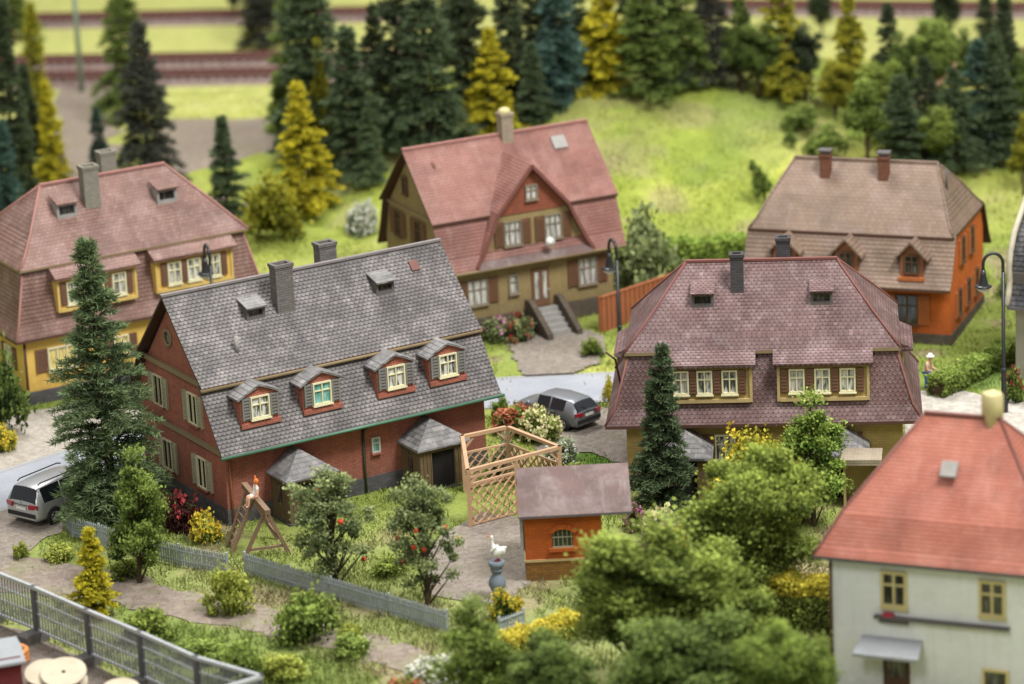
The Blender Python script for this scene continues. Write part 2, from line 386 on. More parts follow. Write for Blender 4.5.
def hip_roof(par, rings, mat, name='roof', soffit=None, fascia=.14, fm=None, edges=None):
    """rings: list of (L,W,z), bottom to top"""
    m = MB(); C4 = []
    for L, W, z in rings: C4.append([(-L / 2, -W / 2, z), (L / 2, -W / 2, z), (L / 2, W / 2, z), (-L / 2, W / 2, z)])
    for a, b in zip(C4, C4[1:]):
        for i in range(4):
            j = (i + 1) % 4; q = [a[i], a[j], b[j], b[i]]
            qq = []
            for p in q:
                if not any((Vector(p) - Vector(o)).length < 1e-4 for o in qq): qq.append(p)
            if len(qq) >= 3: m.poly(qq)
    if len({C4[-1][0], C4[-1][2]}) > 1 and rings[-1][1] > .01: m.poly(C4[-1])
    r = m.build(name, mat, par)
    L, W, z = rings[0]; e = MB()
    e.box((0, -W / 2 + .05, z - fascia / 2 - .004), (L, .1, fascia)); e.box((0, W / 2 - .05, z - fascia / 2 - .004), (L, .1, fascia))
    e.box((-L / 2 + .05, 0, z - fascia / 2 - .004), (.1, W - .2, fascia)); e.box((L / 2 - .05, 0, z - fascia / 2 - .004), (.1, W - .2, fascia))
    e.box((0, 0, z - .03 - fascia * .2), (L - .22, W - .22, .03))
    e.build('fascia', fm or M['trim_d'], r)
    n = len(rings)
    for i in range(4):
        rd = MB(); pts = [Vector(c[i]) + Vector((0, 0, .015)) for c in C4]
        pp = [pts[0]] + [b for a, b in zip(pts, pts[1:]) if (a - b).length > .05]
        rd.tube(pp, .06, 6); rd.build('hip_tiles', edges or M['ridge_r'], r)
    rd = MB()
    a, b = Vector(C4[-1][0]), Vector(C4[-1][1])
    if rings[-1][1] < .01: rd.beam(a + Vector((-.05, 0, .02)), b + Vector((.05, 0, .02)), .2, .1)
    if rd.v: rd.build('ridge_tiles', edges or M['ridge_r'], r)
    return r
def profile_roof(par, prof, x0, x1, mat, name, t=.12, edge=None):
    """prof (y,z) going from one eave over to the other; open sheet with thickness"""
    m = MB()
    for (a, b) in zip(prof, prof[1:]): m.poly([(x0, a[0], a[1]), (x1, a[0], a[1]), (x1, b[0], b[1]), (x0, b[0], b[1])])
    r = m.build(name, mat, par, fixn=False)
    for p in r.data.polygons: pass
    e = MB(); low = [(y, z - t) for y, z in prof]
    for (a, b) in zip(low, low[1:]): e.poly([(x0 + .02, a[0], a[1]), (x0 + .02, b[0], b[1]), (x1 - .02, b[0], b[1]), (x1 - .02, a[0], a[1])])
    for x in (x0, x1):
        for i in range(len(prof) - 1): e.poly([(x, prof[i][0], prof[i][1]), (x, prof[i + 1][0], prof[i + 1][1]), (x, low[i + 1][0], low[i + 1][1]), (x, low[i][0], low[i][1])])
    for i in (0, -1): e.poly([(x0, prof[i][0], prof[i][1]), (x1, prof[i][0], prof[i][1]), (x1, low[i][0], low[i][1]), (x0, low[i][0], low[i][1])])
    e.build('verge', edge or M['trim_d'], r)
    return r
def chimney(roof, x, y, z0, z1, w, d, mat, cap=None, name='chimney', pots=True):
    m = MB(); m.box((x, y, (z0 + z1) / 2), (w, d, z1 - z0))
    t = .15; zz = z1 + .07; W2, D2 = w + .1, d + .1
    m.box((x, y - D2 / 2 + t / 2, zz), (W2, t, .14)); m.box((x, y + D2 / 2 - t / 2, zz), (W2, t, .14))
    for s in (-1, 1): m.box((x + s * (W2 / 2 - t / 2), y, zz), (t, D2 - 2 * t, .14))
    m.box((x, y, z1 - .06), (w + .04, d + .04, .06))
    o = m.build(name, mat, roof)
    return o
def skylight_box(roof, x, y, z, w, h, d, mat, roofm, mouth=True):
    """little shed-roofed roof vent; front faces -y; z is the roof surface at the front face"""
    m = MB()
    for s in (-1, 1): m.box((x + s * (w / 2 - .06), y + d / 2, z + h / 2 - .1), (.12, d, h + .2))
    m.box((x, y + .05, z + .04), (w - .24, .1, .2)); m.box((x, y + .05, z + h - .07), (w - .24, .1, .14))
    o = m.build('roof_vent', mat, roof)
    m = MB(); m.box((x, y + .2, z + h * .5), (w - .25, .03, h)); m.build('vent_opening', M['pane_d'], roof)
    m = MB(); m.beam((x, y - .2, z + h + .02), (x, y + d + .3, z + h + .3), w + .1, .07); m.build('vent_roof', roofm, roof)
    return o

# ------------------------------------------------------------------ HOUSE: red brick with grey gambrel roof
def red_house():
    h = root('brick_house', (-9.067, 154.296, 0), 30.3, 'red brick house with grey scalloped tile gambrel roof and four small dormers', 'house')
    L, W = 6.49, 4.13
    m = MB(); pf = [(-W, -.6), (-W, 4.45), (-3.02, 5.98), (0, 9.3), (3.02, 5.98), (W, 4.45), (W, -.6)]
    m.prism(pf, -L, L); wall = m.build('wall', M['w_red'], h)
    m = MB(); m.box((0, 0, .05), (2 * L + .08, 2 * W + .08, 1.3)); m.build('plinth', M['plinth'], h)
    up = [(-3.4, 6.1), (-2.55, 6.85), (0, 9.48), (2.55, 6.85), (3.4, 6.1)]
    ro = profile_roof(h, up, -6.97, 6.97, M['roof_grey'], 'upper_roof', .14, M['trim_d'])
    lo = [(-4.94, 3.38), (-4.45, 4.0), (-3.05, 6.14)]
    lr = profile_roof(h, lo, -6.97, 6.97, M['roof_grey'], 'lower_roof', .12, M['trim_d'])
    profile_roof(h, [(-y, z) for y, z in reversed(lo)], -6.97, 6.97, M['roof_grey'], 'lower_roof', .12, M['trim_d'])
    m = MB(); m.beam((-7.0, 0, 9.5), (7.0, 0, 9.5), .22, .1); m.build('ridge_tiles', M['ridge_g'], ro)
    for y in (-3.36, 3.36): m = MB(); m.tube([(-7.0, y, 5.98), (7.0, y, 5.98)], .09, 8); m.build('upper_gutter', M['trim'], ro)
    m = MB(); m.tube([(-7.05, -5.0, 3.36), (7.05, -5.0, 3.36)], .068, 8); m.tube([(.3, -5.0, 3.34), (.3, -4.2, 2.9)], .05, 6); m.build('gutter', M['green_pipe'], lr)
    m = MB(); m.tube([(.25, -4.2, 2.95), (.25, -4.2, -.2)], .06, 6); m.build('downpipe', M['dark_green'], h)
    m = MB(); m.tube([(-6.3, -4.2, 3.2), (-6.3, -4.2, .0)], .05, 6); m.build('downpipe', M['copper'], h)
    # gable bands
    for s in (-1, 1):
        m = MB(); m.box((s * (L + .06), 0, 5.98), (.16, 6.5, .24)); m.build('trim_band', M['trim'], h); m = MB(); m.box((s * (L + .06), 0, 3.25), (.14, 2 * W + .1, .22)); m.build('trim_band', M['trim'], h)
    G = T(-L, 0, 0) @ RZ(-90)   # left gable: wall x -> -y local
    for y, z in ((2.0, 4.62), (-1.43, 4.62), (1.5, 1.75), (-1.9, 1.8)):
        window(h, G, -y, z, .9, 1.4, M['frame_c'], M['black'], M['sh_olive'], .44, sillm=M['w_red'], bar=.05, rows=1)
    m = MB(); m.lathe([(.42, 0), (.42, .09), (.3, .09), (.3, .04)], 16, T(-L + .01, .68, 7.35) @ RY(-90)); 
    ov = m.build('window', M['trim'], h); m = MB(); m.lathe([(.29, 0), (.29, .03)], 16, T(-L - .005, .68, 7.35) @ RY(-90)); m.build('pane', M['pane_d'], ov)
    F = T(0, -W, 0)
    window(h, F, .87, 2.12, .42, .72, M['frame_w'], M['pane_t'], cols=1, rows=2, sillm=M['w_red'])
    # dormers
    for x in (-4.72, -1.7, 1.98, 4.62):
        y0 = -4.3; m = MB(); w, zb, ze, za = 1.86, 4.15, 5.62, 6.14
        m.mesh([(x - w / 2, y0, zb), (x + w / 2, y0, zb), (x + w / 2, y0, ze), (x, y0, za - .08), (x - w / 2, y0, ze),
                (x - w / 2, -3.0, zb), (x + w / 2, -3.0, zb), (x + w / 2, -3.0, ze), (x, -3.0, za - .08), (x - w / 2, -3.0, ze)],
               [(0, 1, 2, 3, 4), (9, 8, 7, 6, 5), (0, 4, 9, 5), (1, 6, 7, 2), (2, 7, 8, 3), (3, 8, 9, 4)])
        d = m.build('dormer', M['w_red'], h)
        m = MB(); yo = y0 - .14
        for s in (-1, 1):
            a = (x, yo, za); b = (x + s * 1.1, yo, ze + .0); c = (x + s * .56, yo, ze + .28)
            m.poly([a, c, (c[0], -3.2, c[2]), (x, -3.1, za)]); m.poly([c, b, (b[0], -3.45, b[2]), (c[0], -3.2, c[2])])
            t = .1
            m.poly([(a[0], a[1], a[2] - t), (c[0], c[1], c[2] - t), (c[0], -3.2, c[2] - t), (x, -3.1, za - t)]); m.poly([(c[0], c[1], c[2] - t), (b[0], b[1], b[2] - t), (b[0], -3.45, b[2] - t), (c[0], -3.2, c[2] - t)])
            m.poly([a, c, (c[0], c[1], c[2] - t), (a[0], a[1], a[2] - t)]); m.poly([c, b, (b[0], b[1], b[2] - t), (c[0], c[1], c[2] - t)])
            m.poly([b, (b[0], -3.45, b[2]), (b[0], -3.45, b[2] - t), (b[0], b[1], b[2] - t)])
        m.build('dormer_roof', M['roof_lead'], d)
        m = MB(); m.box((x, y0 - .04, zb + .2), (w + .04, .12, .2)); m.build('dormer_base', M['w_red'], d)
        window(d, T(0, y0, 0), x, 5.1, .9, 1.0, M['frame_c'], M['pane_t'] if x == -1.7 else M['pane'], M['sh_grey'], .4, deep=True, bar=.06)
    # roof furniture
    chimney(ro, -1.66, -1.1, 7.9, 10.1, .85, .6, M['chim_g']); chimney(ro, 1.75, 1.2, 7.9, 9.95, .85, .6, M['chim_g'])
    for x, y in ((-3.17, -1.3), (3.27, -1.35)): skylight_box(ro, x, y - .1, 9.48 - 1.03 * abs(y - .1), .92, .55, .6, M['conc_d'], M['roof_lead'])
    m = MB(); m.tube([(-4.65, -2.3, 6.95), (-4.65, -2.3, 7.75)], .1, 8); m.build('vent_pipe', M['conc'], ro)
    m = MB(); m.box((0, 0, 0), (.42, .5, .1), T(5.19, -.73, 8.76) @ RX(45)); m.build('roof_hatch', M['ridge_r'], ro)
    # porches
    for x0, x1 in ((-4.55, -1.95), (1.95, 4.7)):
        y1 = -6.0; e = 2.05
        m = MB(); wx0, wx1, wy = x0 + .2, x1 - .2, y1 + .2
        m.box((wx0 + .05, (wy - W) / 2, .7), (.1, -(wy + W), 2.6)); m.box((wx1 - .05, (wy - W) / 2, .7), (.1, -(wy + W), 2.6))
        m.box((wx0 + .35, wy + .05, .7), (.5, .1, 2.6)); m.box((wx1 - .35, wy + .05, .7), (.5, .1, 2.6)); m.box(((wx0 + wx1) / 2, wy + .05, 1.87), (wx1 - wx0 - 1.2, .1, .24))
        for k in range(7): m.box((wx0 + .05 - .06, wy + .12 + k * .24, .7), (.04, .05, 2.6))
        for k in range(3): m.box((wx0 + .2 + .18 * k, wy - .015, .7), (.05, .04, 2.6)); m.box((wx1 - .2 - .18 * k, wy - .015, .7), (.05, .04, 2.6))
        p = m.build('porch', M['wood_v'], h)
        m = MB(); m.box(((wx0 + wx1) / 2, wy + .14, .75), (wx1 - wx0 - 1.2, .06, 2.0)); dd = m.build('porch_door', M['black'], p)
        m = MB(); m.poly([(wx0 - .012, wy + .7, .9), (wx0 - .012, wy + 1.0, .9), (wx0 - .012, wy + 1.0, 1.6), (wx0 - .012, wy + .7, 1.6)]); m.box((wx0 - .03, wy + .85, 1.25), (.06, .34, .8)); m.build('porch_window', M['pane_d'], p)
        cx = (x0 + x1) / 2; m = MB(); ap = (cx, -4.75, 3.0)
        a, b, c, d2 = (x0, y1, e), (x1, y1, e), (x1, -W + .02, e), (x0, -W + .02, e); ap2 = (cx, -W + .02, 3.0)
        m.poly([a, b, ap]); m.poly([b, c, ap2, ap]); m.poly([d2, a, ap, ap2]); m.poly([(v[0], v[1], v[2] - .1) for v in (a, b, c, d2)])
        m.poly([a, b, (b[0], b[1], e - .1), (a[0], a[1], e - .1)]); m.poly([b, c, (c[0], c[1], e - .1), (b[0], b[1], e - .1)]); m.poly([d2, a, (a[0], a[1], e - .1), (d2[0], d2[1], e - .1)])
        m.build('porch_roof', M['roof_lead'], p)
        m = MB(); m.box((cx, y1 + .95, -.2), (x1 - x0 - .2, 1.7, .5)); m.build('porch_step', M['plinth'], p)
    return h
red_house()

# ------------------------------------------------------------------ mansard houses (yellow and purple roofed)
def box_dormer(h, W4, x0, x1, zb, zt_, wallm, trimm, roofm, wins, shuts, yb, ytop, ztop, over=.35, fm=None, pm=None, sm=None, wz=None, ww=.62, wh=.95, ezo=.0, ff=None, fromy=1.3):
    """wall dormer in wall-local coords, front at y=0; the main roof runs down over it"""
    m = MB(); m.box(((x0 + x1) / 2, fromy / 2, (zb + zt_) / 2), (x1 - x0, fromy, zt_ - zb), W4)
    d = m.build('dormer', wallm, h)
    m = MB(); t = .12
    m.box((x0 + t / 2, -.03, (zb + zt_) / 2), (t, .1, zt_ - zb), W4); m.box((x1 - t / 2, -.03, (zb + zt_) / 2), (t, .1, zt_ - zb), W4)
    m.box(((x0 + x1) / 2, -.05, zb + .08), (x1 - x0 - 2 * t, .14, .16), W4); m.box(((x0 + x1) / 2, -.03, zt_ - .07), (x1 - x0 - 2 * t, .1, .14), W4)
    m.build('dormer_trim', trimm, d)
    m = MB(); ex = .16; a0, a1 = x0 - ex, x1 + ex
    e = zt_ + .02
    A = [(a0, -over, e), (a1, -over, e)]; Mid = [(a0, yb * .45, e + (ztop - e) * .32), (a1, yb * .45, e + (ztop - e) * .32)]; B = [(a0, yb, ztop), (a1, yb, ztop)]
    m.poly([A[0], A[1], Mid[1], Mid[0]], W4); m.poly([Mid[0], Mid[1], B[1], B[0]], W4)
    for i in (0, 1):
        m.poly([A[i], Mid[i], B[i], (B[i][0], yb, e - .2), (A[i][0], -over + .05, e - .14)], W4)
    m.poly([A[0], A[1], (a1, -over + .03, e - .14), (a0, -over + .03, e - .14)], W4); m.poly([(a0, -over + .03, e - .14), (a1, -over + .03, e - .14), (a1, yb, e - .14), (a0, yb, e - .14)], W4)
    m.build('dormer_roof', roofm, d)
    for wx in wins: window(d, W4, wx, wz, ww, wh, fm, pm, deep=True, sill=True)
    for sx in shuts:
        q = MB(); q.box((sx, -.05, wz), (.3, .08, wh), W4)
        for k in range(6): q.box((sx, -.1, wz - wh / 2 + .1 + k * .15), (.24, .04, .07), W4)
        q.build('shutter', sm, d)
    return d

def purple_house():
    h = root('ochre_house', (11.106, 152.889, 0), -5.4, 'ochre house with purple brown scalloped mansard roof and two wide box dormers', 'house')
    m = MB(); m.box((0, 0, 1.3), (12.0, 7.0, 3.8)); m.box((0, 0, 4.5), (10.6, 5.2, 2.9)); m.build('wall', M['w_ochre'], h)
    m = MB(); m.box((0, 0, 0), (12.1, 7.1, 1.1)); m.build('plinth', M['plinth_br'], h)
    hip_roof(h, [(13.75, 8.4, 3.03), (12.9, 7.6, 3.65), (11.55, 6.3, 6.0)], M['roof_purple'], 'lower_roof', fm=M['trim_d'])
    ro = hip_roof(h, [(11.94, 6.67, 6.09), (10.9, 5.6, 6.68), (9.6, 4.2, 7.42), (6.55, 0, 9.21)], M['roof_purple'], 'upper_roof', fm=M['trim'])  # darker beige fascia stands in for ochre in shadow
    F = T(0, -3.8, 0)
    for x0, x1, ws, ss in ((-4.15, -.45, (-3.53, -2.51, -1.43), (-4.0, -3.02, -1.97, -.88)), (.62, 4.6, (1.47, 2.57, 3.66), (.93, 2.02, 3.12, 4.2))):
        box_dormer(h, F, x0, x1, 3.92, 5.68, M['w_ochre'], M['trim_o'], M['roof_purple'], ws, ss, 1.75, 7.0, 7.46, .34, M['frame_c'], M['pane'], M['sh_brown'], 4.84, ww=.68, wh=1.08)
    for sgn, a in ((1, 90), (-1, -90)):
        W4 = T(sgn * 6.05, 0, 0) @ RZ(a)
        box_dormer(h, W4, -1.5, 1.5, 3.9, 5.5, M['w_ochre'], M['trim_o'], M['roof_purple'], (-.7, .7), (), 1.5, 7.0, 7.2, .5, M['frame_c'], M['pane'], None, 4.68)
    chimney(ro, -1.05, -1.05, 7.6, 9.7, .56, .5, M['chim_d']); chimney(ro, .95, 1.3, 7.6, 9.75, .6, .5, M['chim_d'])
    for x, y in ((-2.56, -1.75), (2.61, -1.75)): skylight_box(ro, x, y - .1, 9.24 - .86 * abs(y - .1), .95, .62, .6, M['conc_d'], M['roof_purple'])
    for x in (-2.55, 2.55):
        for s in (-.7, .7): window(h, T(0, -3.5, 0), x + s * 1.2, 1.75, .9, 1.2, M['frame_c'], M['pane'], M['sh_brown'], .4)
    m = MB(); m.tube([(0, -3.6, 3.0), (0, -3.6, 0)], .06, 6); m.build('downpipe', M['trim_d'], h)
    m = MB(); m.tube([(-6.9, -1.4, 5.55), (-6.5, -1.4, 5.2), (-6.3, -1.4, 4.0)], .05, 6); m.build('downpipe', M['trim_d'], h)
    for x0, x1 in ((-4.6, -2.2), (2.15, 4.55)):
        y1 = -5.6; e = 1.95; cx = (x0 + x1) / 2
        m = MB(); m.box((x0 + .2, (y1 + .2 - 3.5) / 2, .7), (.12, -(y1 + .2 + 3.5), 2.5)); m.box((x1 - .2, (y1 + .2 - 3.5) / 2, .7), (.12, -(y1 + .2 + 3.5), 2.5)); m.box((x0 + .45, y1 + .22, .7), (.5, .1, 2.5)); m.box((x1 - .45, y1 + .22, .7), (.5, .1, 2.5))
        p = m.build('porch', M['wood_v'], h)
        m = MB(); m.box((cx, y1 + .35, .8), (1.3, .05, 2.1)); m.build('porch_door', M['black'], p)
        a, b, c, d2 = (x0, y1, e), (x1, y1, e), (x1, -3.48, e), (x0, -3.48, e); ap = (cx, -4.6, 2.8); ap2 = (cx, -3.48, 2.8)
        m = MB(); m.poly([a, b, ap]); m.poly([b, c, ap2, ap]); m.poly([d2, a, ap, ap2]); m.poly([(v[0], v[1], v[2] - .1) for v in (a, b, c, d2)])
        for q, w in ((a, b), (b, c), (d2, a)): m.poly([q, w, (w[0], w[1], e - .1), (q[0], q[1], e - .1)])
        m.build('porch_roof', M['roof_lead'], p)
purple_house()

def yellow_house():
    h = root('yellow_house', (-19.609, 171.953, 0), 29.0, 'yellow plaster house with dusty red mansard roof and two box dormers at left', 'house')
    m = MB(); m.box((0, 0, 1.4), (12.5, 7.0, 4.0)); m.box((0, 0, 4.8), (11, 5.2, 3.2)); m.build('wall', M['w_yellow'], h)
    m = MB(); m.box((0, 0, 0), (12.6, 7.1, 1.3)); m.build('plinth', M['plinth'], h)
    hip_roof(h, [(13.49, 7.9, 3.39), (12.8, 7.2, 4.05), (11.6, 6.3, 6.58)], M['roof_pink'], 'lower_roof', fm=M['trim_d'], edges=M['ridge_p'])
    ro = hip_roof(h, [(12.1, 6.85, 6.67), (11.0, 5.8, 7.25), (9.7, 4.3, 8.0), (6.57, 0, 9.75)], M['roof_pink'], 'upper_roof', fascia=.1, fm=M['trim'], edges=M['ridge_p'])  # fascia colour darkened to carry the shadow at the eave
    F = T(0, -3.78, 0)
    for x0, x1, ws, ss in ((-4.4, -.25, (-3.55, -2.35, -1.17), (-4.08, -2.95, -1.76, -.62)), (.75, 4.9, (1.75, 2.8, 3.85), (1.2, 2.27, 3.32, 4.42))):
        box_dormer(h, F, x0, x1, 4.4, 6.15, M['w_yellow'], M['trim_y'], M['roof_pink'], ws, ss, 1.75, 7.0, 8.0, .36, M['frame_c'], M['pane'], M['sh_brown'], 5.28, ww=.72, wh=1.12)
    chimney(ro, -1.2, -1.15, 8.1, 10.5, .8, .62, M['chim_m']); chimney(ro, .75, 1.2, 8.1, 10.45, .8, .62, M['chim_m'])
    for x, y in ((-2.68, -1.6), (2.53, -1.75)): skylight_box(ro, x, y - .1, 9.8 - .82 * abs(y - .1), 1.05, .7, .6, M['conc'], M['roof_pink'])
    window(h, T(0, -3.5, 0), -4.3, 2.1, 1.5, 1.15, M['frame_c'], M['pane_y'], M['sh_brown'], .6, cols=3, rows=1)
    window(h, T(0, -3.5, 0), -1.2, 2.1, .8, 1.0, M['frame_c'], M['pane_y'], M['sh_brown'], .4)
    window(h, T(0, -3.5, 0), 1.0, 2.4, .7, .8, M['frame_y'], M['pane_y'])
    window(h, T(0, -3.5, 0), 3.8, 2.1, 1.2, 1.15, M['frame_c'], M['pane_y'], M['sh_brown'], .5)
    for y in (-1.7, 1.7): window(h, T(-6.25, 0, 0) @ RZ(-90), y, 2.1, .9, 1.1, M['frame_c'], M['pane'], M['sh_brown'], .4)
    m = MB(); m.tube([(-6.2, -3.56, 3.3), (-6.2, -3.56, .3)], .06, 6); m.build('downpipe', M['trim_d'], h)
yellow_house()

# ------------------------------------------------------------------ HOUSE: tan with cross gable
def tan_house():
    h = root('gabled_house', (-.319, 177.406, 0), 25.3, 'olive tan house with pale red gambrel roof, central cross gable and front steps', 'house')
    L0, L1 = -4.75, 4.5; W = 3.55
    pf = [(-W, -.6), (-W, 4.3), (-3.0, 6.1), (0, 9.25), (3.0, 6.1), (W, 4.3), (W, -.6)]
    m = MB(); m.prism(pf, L0, L1); m.build('wall', M['w_tan'], h)
    m = MB(); m.box(((L0 + L1) / 2, 0, .35), (L1 - L0 + .1, 2 * W + .1, 1.7)); m.build('plinth', M['plinth_br'], h)
    up = [(-3.22, 6.28), (-2.4, 7.05), (0, 9.44), (2.4, 7.05), (3.22, 6.28)]
    ro = profile_roof(h, up, -5.2, 5.15, M['roof_salmon'], 'upper_roof', .13, M['trim_d'])
    lo = [(-4.0, 3.79), (-3.65, 4.5), (-3.02, 6.3)]
    lr = profile_roof(h, lo, -5.1, 5.1, M['roof_salmon'], 'lower_roof', .12, M['trim_d'])
    profile_roof(h, [(-y, z) for y, z in reversed(lo)], -5.1, 5.1, M['roof_salmon'], 'lower_roof', .12, M['trim_d'])
    m = MB(); m.beam((-5.2, 0, 9.46), (5.15, 0, 9.46), .2, .09); m.build('ridge_tiles', M['ridge_p'], ro)
    m = MB(); m.tube([(-5.1, -4.05, 3.75), (5.1, -4.05, 3.75)], .08, 8); m.build('gutter', M['trim'], lr)
    # cross gable
    cx = .02; yf = -3.62; D = 3.75
    outl = [(-3.25, 3.95), (-2.85, 4.6), (-2.35, 5.6), (-1.95, 6.5), (0, 8.72), (1.95, 6.5), (2.35, 5.6), (2.85, 4.6), (3.25, 3.95)]
    m = MB(); n = len(outl)
    vs = [(cx + a, yf, b - .12) for a, b in outl] + [(cx + a, 0, b - .12) for a, b in outl]
    m.mesh(vs, [tuple(range(n)), tuple(range(2 * n - 1, n - 1, -1))] + [(i, n + i, n + i + 1, i + 1) for i in range(n - 1)])
    g = m.build('cross_gable', M['w_tan'], h)
    m = MB(); yo = yf - .38
    for i in range(n - 1):
        a, b = outl[i], outl[i + 1]
        def back(z): return -max(0.0, (9.44 - z) / 1.0) if z > 6.3 else -2.95
        m.poly([(cx + a[0], yo, a[1]), (cx + b[0], yo, b[1]), (cx + b[0], back(b[1]) + .1, b[1]), (cx + a[0], back(a[1]) + .1, a[1])])
    m.build('gable_roof', M['roof_salmon'], g)
    m = MB()
    for i in range(n - 1): m.beam((cx + outl[i][0], yo, outl[i][1] - .06), (cx + outl[i + 1][0], yo, outl[i + 1][1] - .06), .1, .17)
    m.build('bargeboard', M['ridge_r'], g)
    m = MB(); m.mesh([(cx - 2.0, yf - .05, 6.25), (cx + 2.0, yf - .05, 6.25), (cx, yf - .05, 8.56), (cx - 2.0, yf + .03, 6.25), (cx + 2.0, yf + .03, 6.25), (cx, yf + .03, 8.56)], [(0, 1, 2), (0, 3, 4, 1), (1, 4, 5, 2), (2, 5, 3, 0)])
    m.build('gable_boarding', M['w_hang'], g)
    m = MB(); m.poly([(cx - 3.2, yf - .5, 3.8), (cx + 3.2, yf - .5, 3.8), (cx + 2.9, yf - .03, 4.35), (cx - 2.9, yf - .03, 4.35)]); m.poly([(cx - 3.2, yf - .5, 3.8), (cx + 3.2, yf - .5, 3.8), (cx + 3.2, yf, 3.7), (cx - 3.2, yf, 3.7)]); m.build('skirt_roof', M['roof_shed'], g)
    GF = T(0, yf - .05, 0)
    window(g, GF, .05, 7.25, .66, .75, M['frame_t'], M['pane_c'], deep=True, bar=.06)
    GF = T(0, yf, 0)
    for x in (-1.05, 1.2): window(g, GF, x, 5.3, .95, 1.25, M['frame_t'], M['pane_c'], M['sh_dk'], .5, cols=3, deep=True, bar=.05)
    m = MB(); m.lathe([(.05, 0), (.2, .03), (.26, .1)], 14, T(.75, yf - .5, 4.65) @ RX(70)); m.beam((.75, yf - .05, 4.4), (.75, yf - .5, 4.6), .05, .05); m.build('satellite_dish', M['goose'], g)
    F = T(0, -W, 0)
    window(h, F, -3.1, 2.55, 1.1, 1.3, M['frame_t'], M['pane_c'], M['sh_dk'], .55, cols=3, bar=.05)
    window(h, F, -1.1, 2.65, .55, 1.0, M['frame_t'], M['pane_c'], cols=1)
    window(h, F, 3.05, 2.65, 1.05, 1.4, M['frame_t'], M['pane_c'], M['sh_dk'], .55, cols=3, bar=.05)
    m = MB(); m.box((.38, -W - .03, 2.25), (.95, .1, 1.95)); d = m.build('door', M['sh_dk'], h)
    for x in (.16, .6): m = MB(); m.box((x, -W - .09, 2.35), (.2, .03, 1.4)); m.build('door_glass', M['pane_c'], d)
    m = MB(); m.box((.82 - .05, -W - .12, 2.1), (.05, .08, .12)); m.build('handle', M['metal'], d)
    m = MB(); ns = 6
    for k in range(ns):
        zz = 1.25 - k * .21; m.box((.45, -W - .35 - k * .34, zz / 2 - .2), (1.3, .34 - .002, zz + .4))
    st = m.build('steps', M['conc'], h)
    for s in (-1, 1):
        m = MB(); x = .45 + s * .82; m.prism([(-W - .05, -.4), (-W - .05, 1.75), (-W - .5, 1.75), (-W - 2.5, .5), (-W - 2.5, -.4)], x - .15, x + .15); m.build('step_wall', M['plinth_br'], h)
    G = T(L0, 0, 0) @ RZ(-90)
    window(h, G, -.79, 7.4, .6, .9, M['frame_d'], M['pane_d']); 
    for y in (1.9, -.56): window(h, G, -y, 5.2, .8, 1.3, M['frame_d'], M['pane_d'], M['sh_dk'], .45)
    m = MB(); m.box((L0 - .05, 0, 6.15), (.12, 6.0, .14)); m.build('trim_band', M['trim'], h)
    chimney(ro, .5, -.1, 8.9, 10.4, .62, .62, M['chim_t'])
    m = MB(); m.lathe([(.3, 10.5), (.34, 10.56), (.28, 10.72), (.1, 10.8)], 12, T(.5, -.1, 0)); m.build('chimney_cap', M['chim_y'], ro)
    m = MB(); m.box((0, 0, 0), (.75, .75, .12), T(3.16, -.77, 8.74) @ RX(45)); sk = m.build('roof_window', M['conc'], ro)
    m = MB(); m.tube([(-3.9, -.9, 8.4), (-3.9, -.9, 8.95)], .08, 8); m.build('vent_pipe', M['ridge_p'], ro)
tan_house()

